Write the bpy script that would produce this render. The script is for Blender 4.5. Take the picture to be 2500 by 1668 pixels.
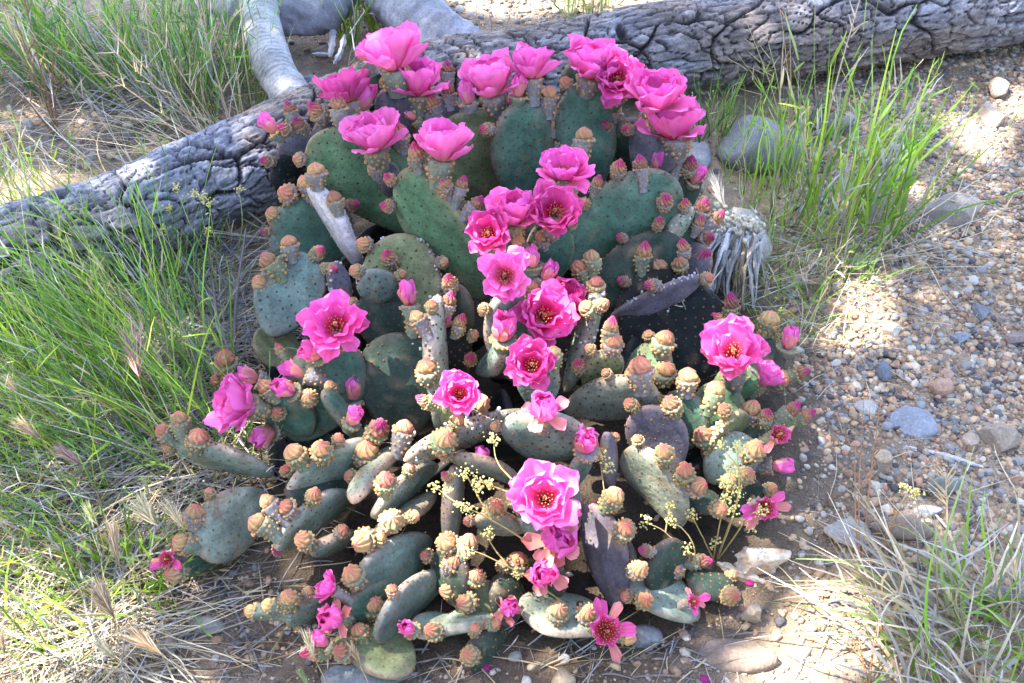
import bpy, math, random
import numpy as np
from mathutils import Vector, Matrix

R = math.radians
random.seed(11)
rng = np.random.default_rng(11)
for o in list(bpy.data.objects):
    bpy.data.objects.remove(o)
scene = bpy.context.scene
COLL = scene.collection

# ------------------------------------------------------------------ camera
CAM_H, PITCH, FPX = 1.20, 45.0, 2800.0          # metres, degrees down, focal length in photo pixels
PW, PH = 2500.0, 1668.0
cd = bpy.data.cameras.new('camera'); cam = bpy.data.objects.new('camera', cd); COLL.objects.link(cam)
cam.location = (0, 0, CAM_H); cam.rotation_euler = (R(90 - PITCH), 0, 0)
cd.sensor_width = 36; cd.lens = FPX / PW * 36; cd.clip_start = 0.02; cd.clip_end = 500
scene.camera = cam

# ------------------------------------------------------------------ light
SUN_EL, SUN_AZ = 58.0, 285.0                     # azimuth clockwise from +Y
world = bpy.data.worlds.new('World'); scene.world = world; world.use_nodes = True
wn = world.node_tree; wn.nodes.clear()
sky = wn.nodes.new('ShaderNodeTexSky'); sky.sky_type = 'NISHITA'; sky.sun_disc = False
sky.sun_elevation = R(SUN_EL); sky.sun_rotation = R(SUN_AZ); sky.altitude = 600; sky.dust_density = 3.0; sky.air_density = 1.0; sky.ozone_density = 0.7
bg = wn.nodes.new('ShaderNodeBackground'); bg.inputs['Strength'].default_value = 0.15
wo = wn.nodes.new('ShaderNodeOutputWorld')
wn.links.new(sky.outputs[0], bg.inputs[0]); wn.links.new(bg.outputs[0], wo.inputs[0])
SUN = np.array([math.sin(R(SUN_AZ)) * math.cos(R(SUN_EL)), math.cos(R(SUN_AZ)) * math.cos(R(SUN_EL)), math.sin(R(SUN_EL))])
sl = bpy.data.lights.new('sun', 'SUN'); sl.energy = 4.0; sl.angle = R(0.53); sl.color = (1.0, 0.93, 0.82)
so = bpy.data.objects.new('sun', sl); COLL.objects.link(so)
so.rotation_euler = Vector(SUN).to_track_quat('Z', 'Y').to_euler()
so.location = (-3, -1, 6)
vs = scene.view_settings
vs.view_transform = 'Standard'; vs.look = 'None'; vs.exposure = 2.95; vs.gamma = 1.0; vs.use_curve_mapping = False
scene.cycles.use_denoising = True
scene.cycles.max_bounces = 6; scene.cycles.diffuse_bounces = 3; scene.cycles.transmission_bounces = 4; scene.cycles.transparent_max_bounces = 6

# ------------------------------------------------------------------ pixel <-> space
cp, sp_ = math.cos(R(PITCH)), math.sin(R(PITCH))
FWD = np.array([0, cp, -sp_]); UP = np.array([0, sp_, cp]); RT = np.array([1.0, 0, 0]); CAMP = np.array([0, 0, CAM_H])
def ray(px, py):
    return RT * (px - PW / 2) / FPX + UP * (PH / 2 - py) / FPX + FWD      # depth along view = 1
def at_z(px, py, z):
    d = ray(px, py); return CAMP + d * ((z - CAM_H) / d[2])
def at_depth(px, py, t):
    return CAMP + ray(px, py) * t
def proj(P):
    P = np.asarray(P) - CAMP; t = P @ FWD
    return PW / 2 + FPX * (P @ RT) / t, PH / 2 - FPX * (P @ UP) / t, t

# ------------------------------------------------------------------ noise
def _hash(ix, iy, iz, seed):
    h = (ix.astype(np.int64) * 374761393 + iy.astype(np.int64) * 668265263 + iz.astype(np.int64) * 2147483647 + seed * 1274126177) & 0xFFFFFFFF
    h = ((h ^ (h >> 13)) * 1274126177) & 0xFFFFFFFF
    return ((h ^ (h >> 16)) & 0xFFFF) / 65535.0
def vnoise(P, seed=0):
    P = np.asarray(P, float); I = np.floor(P); F = P - I; F = F * F * (3 - 2 * F)
    r = 0
    for dx in (0, 1):
        for dy in (0, 1):
            for dz in (0, 1):
                w = (F[..., 0] if dx else 1 - F[..., 0]) * (F[..., 1] if dy else 1 - F[..., 1]) * (F[..., 2] if dz else 1 - F[..., 2])
                r = r + w * _hash(I[..., 0] + dx, I[..., 1] + dy, I[..., 2] + dz, seed)
    return r * 2 - 1
def fbm(P, seed=0, octs=4):
    P = np.asarray(P, float); a, r, s = 1.0, 0, 0
    for k in range(octs):
        r = r + a * vnoise(P * 2 ** k, seed + k * 17); s += a; a *= 0.5
    return r / s
CLUMP = np.array([0.0, 1.08])
def gh(x, y):
    x = np.asarray(x, float); y = np.asarray(y, float)
    P = np.stack([x, y, np.zeros_like(x)], -1)
    h = 0.020 * fbm(P * 2.2, 5, 3) + 0.006 * fbm(P * 11, 9, 3)
    far = np.clip((np.hypot(x, y - 1.2) - 3) / 10, 0, 1)
    return h * (1 + 6 * far)

# ------------------------------------------------------------------ mesh building
def make_mesh(name, V, F, col=None, smooth=True, mat=None):
    """V (n,3); F (m,3|4) int array or list of such arrays"""
    V = np.asarray(V, np.float32)
    Fs = F if isinstance(F, list) else [F]
    Fs = [np.asarray(f, np.int32) for f in Fs if len(f)]
    me = bpy.data.meshes.new(name)
    me.vertices.add(len(V)); me.vertices.foreach_set('co', V.ravel())
    nl = sum(f.size for f in Fs); nf = sum(len(f) for f in Fs)
    me.loops.add(nl); me.polygons.add(nf)
    me.loops.foreach_set('vertex_index', np.concatenate([f.ravel() for f in Fs]))
    tot = np.concatenate([np.full(len(f), f.shape[1], np.int32) for f in Fs])
    st = np.concatenate([[0], np.cumsum(tot)[:-1]]).astype(np.int32)
    me.polygons.foreach_set('loop_start', st)
    me.polygons.foreach_set('use_smooth', np.full(nf, smooth))
    if col is not None:
        c = np.ones((len(V), 4), np.float32); c[:, :3] = col
        a = me.attributes.new('Col', 'FLOAT_COLOR', 'POINT'); a.data.foreach_set('color', c.ravel())
    me.update(calc_edges=True)
    if mat: me.materials.append(mat)
    return me
def link(name, me, parent=None, loc=None, mtx=None):
    o = bpy.data.objects.new(name, me); COLL.objects.link(o)
    if parent is not None: o.parent = parent
    if loc is not None: o.location = tuple(loc)
    if mtx is not None: o.matrix_basis = mtx
    return o
def tag(o, label, cat=None, group=None, kind=None):
    o['label'] = label
    if cat: o['category'] = cat
    if group: o['group'] = group
    if kind: o['kind'] = kind
    return o
def empty(name, loc):
    o = bpy.data.objects.new(name, None); COLL.objects.link(o); o.location = tuple(loc); o.empty_display_size = 0.02; return o
class MB:
    """collects vertices, faces and colours of one mesh"""
    def __init__(s): s.V, s.T, s.Q, s.C, s.n = [], [], [], [], 0
    def add(s, V, F, C):
        V = np.asarray(V, float).reshape(-1, 3); F = np.asarray(F, int)
        s.V.append(V); s.C.append(np.broadcast_to(np.asarray(C, float), V.shape))
        (s.T if F.shape[1] == 3 else s.Q).append(F + s.n); s.n += len(V)
    def mesh(s, name, mat, smooth=True, off=(0, 0, 0)):
        V = np.concatenate(s.V) - np.asarray(off)
        F = ([np.concatenate(s.T)] if s.T else []) + ([np.concatenate(s.Q)] if s.Q else [])
        return make_mesh(name, V, F, np.concatenate(s.C), smooth, mat)
def grid_faces(nu, nv, wrap=False):
    """nu rows, nv columns"""
    i, j = np.meshgrid(np.arange(nu - 1), np.arange(nv if wrap else nv - 1), indexing='ij')
    a = i * nv + j; b = i * nv + (j + 1) % nv
    return np.stack([a, b, b + nv, a + nv], -1).reshape(-1, 4)
def frame(d):
    d = np.asarray(d, float); d = d / np.linalg.norm(d)
    a = np.array([0, 0, 1.0]) if abs(d[2]) < 0.9 else np.array([1.0, 0, 0])
    u = np.cross(a, d); u /= np.linalg.norm(u); v = np.cross(d, u)
    return u, v, d
def tube_arrays(P, rad, n=6):
    P = np.asarray(P, float); rad = np.broadcast_to(rad, len(P))
    T = np.gradient(P, axis=0); T /= np.linalg.norm(T, axis=1)[:, None] + 1e-12
    u, v, _ = frame(T[0]); rows = []
    for k in range(len(P)):
        u = u - T[k] * (u @ T[k]); u /= np.linalg.norm(u); v = np.cross(T[k], u)
        a = np.linspace(0, 2 * math.pi, n, endpoint=False)
        rows.append(P[k] + rad[k] * (np.cos(a)[:, None] * u + np.sin(a)[:, None] * v))
    return np.concatenate(rows), grid_faces(len(P), n, True)
def smooth_curve(P, n):
    """Catmull-Rom through the points"""
    P = np.asarray(P, float); Q = np.vstack([2 * P[0] - P[1], P, 2 * P[-1] - P[-2]])
    t = np.linspace(0, len(P) - 1 - 1e-6, n); i = t.astype(int); f = (t - i)[:, None]
    a, b, c, d = Q[i], Q[i + 1], Q[i + 2], Q[i + 3]
    return 0.5 * (2 * b + (c - a) * f + (2 * a - 5 * b + 4 * c - d) * f ** 2 + (3 * b - a - 3 * c + d) * f ** 3)
def icosphere(sub):
    import bmesh
    bm = bmesh.new(); bmesh.ops.create_icosphere(bm, subdivisions=sub, radius=1)
    V = np.array([v.co[:] for v in bm.verts]); F = np.array([[v.index for v in f.verts] for f in bm.faces]); bm.free()
    return V, F
ICO = {k: icosphere(k) for k in (1, 2, 3, 4)}

# ------------------------------------------------------------------ materials
def mat(name, rough=0.7, noise=None, transl=0.0, bump=None, base=None, spec=0.3, rand=0.0, hsv=None):
    """colour comes from the mesh's Col attribute (or base); noise=(scale, amount) mottles it, bump=(scale, strength, distance)"""
    m = bpy.data.materials.new(name); m.use_nodes = True; nt = m.node_tree; N = nt.nodes; L = nt.links
    N.clear(); out = N.new('ShaderNodeOutputMaterial'); b = N.new('ShaderNodeBsdfPrincipled')
    b.inputs['Roughness'].default_value = rough; b.inputs['Specular IOR Level'].default_value = spec
    if base is None:
        a = N.new('ShaderNodeAttribute'); a.attribute_name = 'Col'; c = a.outputs['Color']
    else:
        a = N.new('ShaderNodeRGB'); a.outputs[0].default_value = (*base, 1); c = a.outputs[0]
    tc = N.new('ShaderNodeTexCoord')
    if hsv:
        hs = N.new('ShaderNodeHueSaturation'); hs.inputs['Hue'].default_value, hs.inputs['Saturation'].default_value, hs.inputs['Value'].default_value = hsv
        L.new(c, hs.inputs['Color']); c = hs.outputs[0]
    if rand:
        oi = N.new('ShaderNodeObjectInfo'); mr = N.new('ShaderNodeMapRange')
        mr.inputs['To Min'].default_value = 1 - rand; mr.inputs['To Max'].default_value = 1 + rand
        L.new(oi.outputs['Random'], mr.inputs['Value'])
        hs = N.new('ShaderNodeHueSaturation'); L.new(mr.outputs[0], hs.inputs['Value'])
        mh = N.new('ShaderNodeMapRange'); mh.inputs['To Min'].default_value = 0.5 - rand * 0.05; mh.inputs['To Max'].default_value = 0.5 + rand * 0.05
        L.new(oi.outputs['Random'], mh.inputs['Value']); L.new(mh.outputs[0], hs.inputs['Hue'])
        L.new(c, hs.inputs['Color']); c = hs.outputs[0]
    for (sc, am) in (noise or []):
        n = N.new('ShaderNodeTexNoise'); n.inputs['Scale'].default_value = sc; n.inputs['Detail'].default_value = 6
        L.new(tc.outputs['Object'], n.inputs['Vector'])
        mr = N.new('ShaderNodeMapRange'); mr.inputs['From Min'].default_value = 0.3; mr.inputs['From Max'].default_value = 0.7
        mr.inputs['To Min'].default_value = 1 - am; mr.inputs['To Max'].default_value = 1 + am; L.new(n.outputs['Fac'], mr.inputs['Value'])
        hs = N.new('ShaderNodeHueSaturation'); L.new(mr.outputs[0], hs.inputs['Value']); L.new(c, hs.inputs['Color']); c = hs.outputs[0]
    L.new(c, b.inputs['Base Color'])
    if bump:
        n = N.new('ShaderNodeTexNoise'); n.inputs['Scale'].default_value = bump[0]; n.inputs['Detail'].default_value = 8
        L.new(tc.outputs['Object'], n.inputs['Vector'])
        bp = N.new('ShaderNodeBump'); bp.inputs['Strength'].default_value = bump[1]; bp.inputs['Distance'].default_value = bump[2]
        L.new(n.outputs['Fac'], bp.inputs['Height']); L.new(bp.outputs[0], b.inputs['Normal'])
    sh = b.outputs[0]
    if transl:
        t = N.new('ShaderNodeBsdfTranslucent'); L.new(c, t.inputs['Color'])
        mx = N.new('ShaderNodeMixShader'); mx.inputs[0].default_value = transl
        L.new(sh, mx.inputs[1]); L.new(t.outputs[0], mx.inputs[2]); sh = mx.outputs[0]
    L.new(sh, out.inputs['Surface'])
    return m
M = dict(
    pad=mat('cactus_skin', 0.6, [(45, 0.22), (260, 0.20)], bump=(150, 0.45, 0.003), spec=0.12),
    areole=mat('areole_tufts', 0.85),
    petal=mat('petal', 0.55, [(90, 0.06)], transl=0.35, spec=0.2, rand=0.14),
    petal_deep=mat('petal_deep', 0.55, [(90, 0.06)], transl=0.35, spec=0.2, rand=0.12, hsv=(.508, 1.05, .86)),
    petal_pale=mat('petal_pale', 0.55, [(90, 0.06)], transl=0.35, spec=0.2, rand=0.10, hsv=(.5, .95, 1.03)),
    tepal=mat('bud_tepals', 0.65, [(160, 0.16)], transl=0.10, spec=0.25, rand=0.24),
    stamen=mat('stamens', 0.6, transl=0.2),
    grass=mat('green_blades', 0.5, transl=0.4, spec=0.3),
    straw=mat('dry_stems', 0.75, [(120, 0.15)], transl=0.15),
    bark=mat('bark', 0.9, [(35, 0.20), (220, 0.28)], bump=(330, 0.8, 0.003), spec=0.15),
    wood=mat('weathered_wood', 0.85, [(40, 0.15), (250, 0.2)], bump=(300, 0.6, 0.002), spec=0.15),
    stone=mat('stone', 0.85, [(30, 0.16), (260, 0.22)], bump=(220, 0.6, 0.002), spec=0.2),
    ground=mat('gravelly_soil', 0.95, [(6, 0.16), (60, 0.22), (420, 0.35)], bump=(260, 0.9, 0.004), spec=0.05),
    leaf=mat('tree_leaves', 0.5, transl=0.15),
)

# ================================================================== GROUND
def build_ground():
    xs = np.concatenate([-np.geomspace(60, 1.9, 26)[:-1], np.arange(-1.9, 1.9001, 0.0125), np.geomspace(1.9, 60, 26)[1:]])
    ys = np.concatenate([-np.geomspace(60, 0.4, 26)[:-1] + 0.8, np.arange(0.4, 3.4001, 0.0125), np.geomspace(1.0, 60, 26)[1:] + 2.4])
    X, Y = np.meshgrid(xs, ys, indexing='ij'); Z = gh(X, Y)
    P = np.stack([X, Y, np.zeros_like(X)], -1)
    near = (np.abs(X) < 2) & (Y > 0.3) & (Y < 3.5)
    Z = Z + near * 0.0035 * fbm(P * 45, 31, 3)
    hx, hy, _ = at_z(2143, 880, 0)                                  # a small burrow beside the slim blue stone
    for (bx, by, br, bd) in ((2143, 882, 0.020, 0.05), (1612, 1575, 0.016, 0.018), (2250, 1205, 0.010, 0.02)):
        b = at_z(bx, by, 0); Z = Z - bd * np.exp(-(((X - b[0]) / br) ** 2 + ((Y - b[1]) / (br * 0.7)) ** 2))
    a = np.array([0.30, 0.22, 0.15]); b = np.array([0.20, 0.145, 0.105]); g = np.array([0.30, 0.255, 0.21])
    n = np.clip(fbm(P * 2.5, 77, 4) * 0.9 + 0.5, 0, 1)[..., None]; n2 = np.clip(fbm(P * 9, 78, 3) * 0.9 + 0.4, 0, 1)[..., None]
    C = (a * n + b * (1 - n)) * (1 - 0.4 * n2) + g * 0.4 * n2
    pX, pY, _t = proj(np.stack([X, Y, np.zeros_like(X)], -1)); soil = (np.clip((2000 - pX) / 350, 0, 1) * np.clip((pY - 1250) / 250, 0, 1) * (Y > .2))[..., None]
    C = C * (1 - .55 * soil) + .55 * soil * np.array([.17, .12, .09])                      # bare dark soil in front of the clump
    litter_shade = (np.clip((640 - pX) / 120, 0, 1) * np.clip((pY - 640) / 120, 0, 1) * np.clip((1400 - pY) / 200, 0, 1) * (Y > .2))[..., None]
    C = C * (1 - .8 * litter_shade) + .8 * litter_shade * np.array([.035, .028, .022])                       # litter plus painted dark shade in the gaps below the weeds
    hum_shade = np.clip(2.5 - 2 * np.hypot(X - .0, (Y - 1.1) * .95) / .44, 0, 1)[..., None]; C = C * (1 - .9 * hum_shade) + .9 * hum_shade * np.array([.014, .011, .009])   # plant litter plus painted interior shade under the clump
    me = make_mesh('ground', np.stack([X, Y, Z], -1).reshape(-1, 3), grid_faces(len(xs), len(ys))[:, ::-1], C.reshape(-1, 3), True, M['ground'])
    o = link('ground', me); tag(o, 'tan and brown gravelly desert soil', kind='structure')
    return o
build_ground()
def ground_at(px, py, dz=0.0):
    p = at_z(px, py, 0.0)
    for _ in range(4): p = at_z(px, py, float(gh(p[0], p[1])) + dz)
    return p

# ================================================================== STONES
TAN = (0.54, 0.41, 0.28); GREY = (0.36, 0.35, 0.34); BLUE = (0.28, 0.28, 0.29); PINK = (0.50, 0.31, 0.22); WHITE = (0.52, 0.48, 0.42); DARK = (0.13, 0.13, 0.15); BROWN = (0.32, 0.23, 0.17)
def stone_shape(sub, seed, cuts=9, rough=0.05, angular=1.0):
    r = np.random.default_rng(seed); V, F = ICO[sub]; V = V.copy()
    for k in range(cuts):
        n = r.normal(size=3); n /= np.linalg.norm(n); d = r.uniform(0.45, 0.85)
        s = V @ n - d; V = V - np.outer(np.maximum(s, 0) * angular, n)
    V = V * (1 + rough * fbm(V * 2.2 + seed, seed, 3))[:, None]
    V -= (V.max(0) + V.min(0)) / 2
    V /= (V.max(0) - V.min(0)) / 2
    return V, F
def rock(px, py, wpx, hpx, col, label, seed, name='rock', height=None, cuts=10, ang=1.0, rough=0.06, yaw=0.0, sink=0.3, var=0.12, cat='rock', col2=None):
    """px,py: centre of the stone in the photo; it lies on the ground"""
    p = ground_at(px, py + hpx * 0.22)
    depth = (p - CAMP) @ FWD
    w = wpx * depth / FPX; dip = math.atan2(CAM_H, math.hypot(p[0], p[1]))
    h = height if height else 0.55 * w
    dy = max(0.4 * w, (hpx * depth / FPX - h * 0.7 * math.cos(dip)) / math.sin(dip))
    V, F = stone_shape(4, seed, cuts, rough, ang)
    V = V * np.array([w / 2, dy / 2, h / 2])
    c, s = math.cos(yaw), math.sin(yaw); V = V @ np.array([[c, s, 0], [-s, c, 0], [0, 0, 1]])
    C = .82 * np.array(col) * (1 + var * fbm(V / w * 5 + seed, seed + 3, 4))[:, None]
    if col2 is not None:
        k = np.clip(fbm(V / w * 4 + 9, seed + 8, 3) * 2.2 + 0.4, 0, 1)[:, None]; C = C * (1 - k) + np.array(col2) * k
    o = link(name, make_mesh(name, V, F, np.clip(C, 0, 1), True, M['stone']), loc=(p[0], p[1], p[2] + h / 2 - h * sink))
    return tag(o, label, cat)
STONES = [
 (1850, 335, 205, 190, (0.26, 0.26, 0.28), 'large grey speckled boulder half hidden by green sprigs beneath the log', dict(height=0.10, cuts=5, ang=0.7)),
 (1700, 370, 70, 90, (0.34, 0.34, 0.36), 'pale grey broken stone wedged between boulder and pink flowers', dict()),
 (2222, 1010, 118, 100, (0.30, 0.32, 0.37), 'flat blue-grey angular slab lying on the gravel', dict(height=0.022, cuts=7, rough=0.02, sink=0.25)),
 (2438, 1060, 100, 92, (0.36, 0.29, 0.23), 'brown wedge-shaped stone beside a round tan pebble', dict(height=0.04, cuts=7)),
 (2294, 940, 58, 58, (0.48, 0.30, 0.22), 'squarish pinkish-orange stone in the gravel', dict(height=0.028, cuts=8)),
 (2310, 908, 36, 32, (0.48, 0.34, 0.26), 'small orange pebble touching the pinkish-orange stone', dict()),
 (2155, 900, 40, 62, (0.20, 0.22, 0.27), 'slim dark blue-grey stone standing at a small burrow', dict(height=0.03, ang=0.5)),
 (1855, 1360, 132, 100, (0.52, 0.33, 0.20), 'knobbly cream and orange quartz rock beside the cactus', dict(height=0.055, cuts=14, rough=0.42, col2=(0.58, 0.50, 0.42))),
 (2068, 1290, 120, 80, (0.40, 0.38, 0.35), 'broad low greyish stone sunk in soil behind reddish stems', dict(height=0.02, ang=0.6)),
 (2195, 1270, 150, 90, (0.27, 0.21, 0.17), 'flat brown soil-coated slab with a pale chipped edge', dict(height=0.03, cuts=6)),
 (2265, 1250, 75, 30, (0.42, 0.43, 0.46), 'thin bluish flake leaning on the brown slab', dict(height=0.02)),
 (2300, 1180, 90, 60, (0.28, 0.32, 0.31), 'mossy grey-green stone behind the little dry seed spike', dict(height=0.035, ang=0.6)),
 (2250, 1460, 70, 62, (0.38, 0.34, 0.32), 'rounded greyish-pink stone at the edge of the dry grass clump', dict(height=0.035, ang=0.5)),
 (1800, 1580, 190, 105, (0.27, 0.20, 0.155), 'wide dusty brown stone buried flush with the soil', dict(height=0.028, cuts=6, rough=0.03, sink=0.35)),
 (1830, 1500, 46, 58, (0.44, 0.34, 0.25), 'upright tan stone beside the buried brown stone', dict(height=0.04)),
 (1575, 1545, 85, 66, (0.21, 0.22, 0.25), 'dark slate stone under the spent pink flower', dict(height=0.03, cuts=7)),
 (900, 1655, 230, 50, (0.26, 0.27, 0.29), 'long flat grey stone below the lowest cactus pad', dict(height=0.03, cuts=6)),
 (505, 1518, 90, 56, (0.36, 0.33, 0.29), 'dull grey stone among dead twigs near foxtails', dict(height=0.022, ang=0.6)),
 (415, 1570, 36, 60, (0.52, 0.40, 0.33), 'smooth peach pebble standing beside a foxtail head', dict(height=0.03, ang=0.4)),
 (1375, 1655, 60, 70, (0.46, 0.35, 0.24), 'tan oval stone at the foot of the bare soil', dict(height=0.03, ang=0.5)),
 (2435, 215, 50, 60, (0.52, 0.41, 0.33), 'long cream stone lying on sand below the log', dict(height=0.03)),
 (2420, 275, 56, 72, (0.50, 0.40, 0.32), 'blocky cream stone next to the sunlit sand patch', dict(height=0.03)),
 (2205, 420, 70, 60, (0.26, 0.25, 0.25), 'dark rounded stone behind the tall green sprigs', dict(height=0.03)),
 (2320, 510, 150, 100, (0.31, 0.28, 0.25), 'big rough brown-grey stone under dry forked stems', dict(height=0.06, cuts=8)),
 (2050, 300, 85, 70, (0.30, 0.28, 0.27), 'grey stone in the shadow under the log', dict(height=0.05)),
 (2175, 805, 52, 46, (0.60, 0.52, 0.42), 'pale cream stone gleaming in the sunlit sand', dict(height=0.024)),
 (2395, 755, 44, 52, (0.20, 0.21, 0.24), 'dark slate pebble among pale gravel near frame of dry stalks', dict()),
 (2345, 820, 50, 36, (0.26, 0.29, 0.34), 'blue triangular chip lying on the gravel', dict(height=0.015)),
 (2480, 820, 60, 44, (0.29, 0.23, 0.22), 'maroon-brown pebble beside a dark slate pebble', dict()),
 (2370, 1068, 44, 44, (0.50, 0.38, 0.30), 'round tan pebble touching the brown wedge-shaped stone', dict(ang=0.5)),
 (2112, 992, 56, 44, (0.55, 0.50, 0.45), 'whitish lumpy stone touching the blue-grey slab', dict(rough=0.12)),
 (2155, 1110, 44, 40, (0.52, 0.40, 0.28), 'small yellow-tan stone among reddish stems', dict(ang=0.5)),
 (762, 205, 60, 50, (0.26, 0.26, 0.30), 'grey stone in the hollow beside the pale branch stub', dict(height=0.04)),
 (795, 128, 60, 36, (0.33, 0.27, 0.24), 'dusty brown stone under grey splinters in the hollow', dict(height=0.03)),
 (2440, 1445, 130, 70, (0.30, 0.31, 0.34), 'grey stone partly covered by the dry grass clump', dict(height=0.04)),
 (285, 340, 70, 50, (0.20, 0.16, 0.14), 'dark brown stone in the left weeds', dict(height=0.03)),
 (390, 215, 130, 110, (0.33, 0.32, 0.34), 'grey lichen-stained stone among tall straw behind the log', dict(height=0.07, cuts=8)),
 (60, 310, 46, 40, (0.42, 0.40, 0.38), 'light grey pebble beneath a reddish forked stem', dict()),
]
for k, (px, py, w, h, c, lab, kw) in enumerate(STONES):
    rock(px, py, w, h, c, lab, 100 + k, **kw)

def pebbles():
    fams = [('grey', GREY, 'small grey pebble lying loose in the gravel'), ('tan', TAN, 'small tan pebble lying loose in the gravel'),
            ('blue', BLUE, 'small blue-grey pebble lying loose in the gravel'), ('white', WHITE, 'small whitish pebble lying loose in the gravel'),
            ('pink', PINK, 'small pinkish-brown pebble lying loose in the gravel')]
    shapes = []
    for k in range(10):
        V, F = stone_shape(2, 900 + k, 7, 0.08, 0.9); shapes.append((V, F))
    meshes = {}
    for fk, (fn, c, lab) in enumerate(fams):
        for k in range(4):
            V, F = shapes[(fk * 2 + k) % 10]
            C = np.array(c) * (1 + 0.15 * fbm(V * 2 + k, 50 + k, 3))[:, None] * (0.85 + 0.1 * k)
            meshes[fn, k] = make_mesh('pebble', V, F, C, True, M['stone'])
    n = 0
    while n < 250:
        if random.random() < 0.72: px, py = random.uniform(1900, 2500), random.triangular(230, 1668, 850)
        elif random.random() < 0.4: px, py = random.uniform(1020, 1560), random.uniform(-5, 60)
        elif random.random() < 0.5: px, py = random.uniform(420, 2000), random.uniform(1560, 1668)
        else: px, py = random.uniform(0, 420), random.uniform(260, 420)
        p = ground_at(px, py); d = (p - CAMP) @ FWD
        s = random.choice([11, 13, 14, 16, 18, 20, 24, 28]) / 2 * d / FPX
        fn, c, lab = random.choices(fams, [4, 4, 2, 4, 2])[0]
        o = link('pebble', meshes[fn, random.randrange(4)])
        sc = (s * random.uniform(0.9, 1.35), s * random.uniform(0.8, 1.1), s * random.uniform(0.5, 0.85))
        o.scale = sc; o.rotation_euler = (random.uniform(-.4, .4), random.uniform(-.4, .4), random.uniform(0, 6.3))
        o.location = (p[0], p[1], p[2] + sc[2] * random.uniform(.05, .4))
        tag(o, lab, 'pebble', fn + ' pebbles scattered over the gravel'); n += 1
    # the rest of the gravel: thousands of grains as one mass
    def scatter(nwant, lo, hi, shapes, dens, seed, xr=(-1.5, 1.5), yr=(.45, 2.9)):
        r = np.random.default_rng(seed); mbV, mbF, mbC = [], [], []; off = 0
        cols = np.array([TAN, GREY, BLUE, WHITE, PINK, BROWN, DARK, TAN, BROWN])
        X = r.uniform(*xr, nwant * 4); Y = r.uniform(*yr, nwant * 4)
        px, py, _ = proj(np.stack([X, Y, np.zeros_like(X)], -1))
        keep = (px > -150) & (px < 2650) & (py > -60) & (py < 1750)
        D = dens(px, py, X, Y); keep &= r.uniform(size=len(X)) < D
        X, Y = X[keep][:nwant], Y[keep][:nwant]; Z = gh(X, Y)
        m = len(X); which = r.integers(len(shapes), size=m); sz = lo * (hi / lo) ** (r.uniform(size=m) ** 1.8)
        A = r.uniform(0, 6.28, m); sc = np.stack([sz * r.uniform(.9, 1.4, m), sz * r.uniform(.75, 1.1, m), sz * r.uniform(.5, .9, m)], -1)
        cc = cols[r.integers(len(cols), size=m)] * r.uniform(.58, 1.0, m)[:, None] * np.array([1.03, .98, .92])
        for g, (V, F) in enumerate(shapes):
            i = np.where(which == g)[0]; W = V[None] * sc[i][:, None]; c_, s_ = np.cos(A[i])[:, None], np.sin(A[i])[:, None]
            W = np.stack([W[..., 0] * c_ - W[..., 1] * s_, W[..., 0] * s_ + W[..., 1] * c_, W[..., 2]], -1)
            W += np.stack([X[i], Y[i], Z[i] + sz[i] * r.uniform(-.1, .35, len(i))], -1)[:, None]
            mbV.append(W.reshape(-1, 3)); mbF.append((F[None] + (np.arange(len(i)) * len(V))[:, None, None]).reshape(-1, 3) + off); off += len(i) * len(V)
            mbC.append(np.repeat(cc[i], len(V), 0))
        return np.concatenate(mbV), np.concatenate(mbF), np.concatenate(mbC)
    def dens(px, py, X, Y):
        d = np.where(py > 1380, .7, .25)
        d = np.where(px > 1950, 0.8, d); d = np.where((px > 2050) & (py > 450) & (py < 1150), 1.0, d)
        d = np.where((py < 80) & (px > 1000), 1.0, d)
        d = np.where(np.hypot(X, (Y - 1.12) * .95) < .43, .02, d)
        d *= np.clip(0.65 + 0.9 * fbm(np.stack([X, Y, X * 0], -1) * 5, 61, 3), 0.12, 1.0)
        return d
    V1, F1, C1 = scatter(11000, 0.0024, 0.0075, [stone_shape(1, 700 + k, 5, 0.1) for k in range(8)], dens, 5)
    def dens_r(px, py, X, Y):                       # the gravel bed on the right, thinner over bare soil
        d = np.clip((px - 1880) / 160, 0, 1) * np.clip(1.0 - .72 * np.clip((py - 950) / 350, 0, 1), 0, 1)
        return d * np.clip(.75 + 1.2 * fbm(np.stack([X, Y, X * 0], -1) * 4, 63, 3), .15, 1.0)
    V3, F3, C3 = scatter(30000, 0.0020, 0.0068, [stone_shape(1, 740 + k, 5, 0.14) for k in range(10)], dens_r, 15, (.25, 1.45), (.5, 2.6))
    V1, F1, C1 = np.concatenate([V1, V3]), np.concatenate([F1, F3 + len(V1)]), np.concatenate([C1, C3])
    oc = (np.array([[1, 0, 0], [-1, 0, 0], [0, 1, 0], [0, -1, 0], [0, 0, 1], [0, 0, -.4]], float), np.array([[0, 2, 4], [2, 1, 4], [1, 3, 4], [3, 0, 4], [2, 0, 5], [1, 2, 5], [3, 1, 5], [0, 3, 5]]))
    sh0 = []
    for k in range(8): sh0.append((oc[0] * (1 + 0.35 * np.random.default_rng(k).normal(size=oc[0].shape)).clip(.5, 1.6), oc[1]))
    V2, F2, C2 = scatter(46000, 0.0012, 0.0032, sh0, dens, 6)
    V = np.concatenate([V1, V2]); F = np.concatenate([F1, F2 + len(V1)]); C = np.concatenate([C1, C2])
    o = link('gravel', make_mesh('gravel', V, F, C, True, M['stone'])); tag(o, 'fine mixed grey, tan and white gravel strewn over the soil', 'gravel', kind='stuff')
pebbles()

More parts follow.
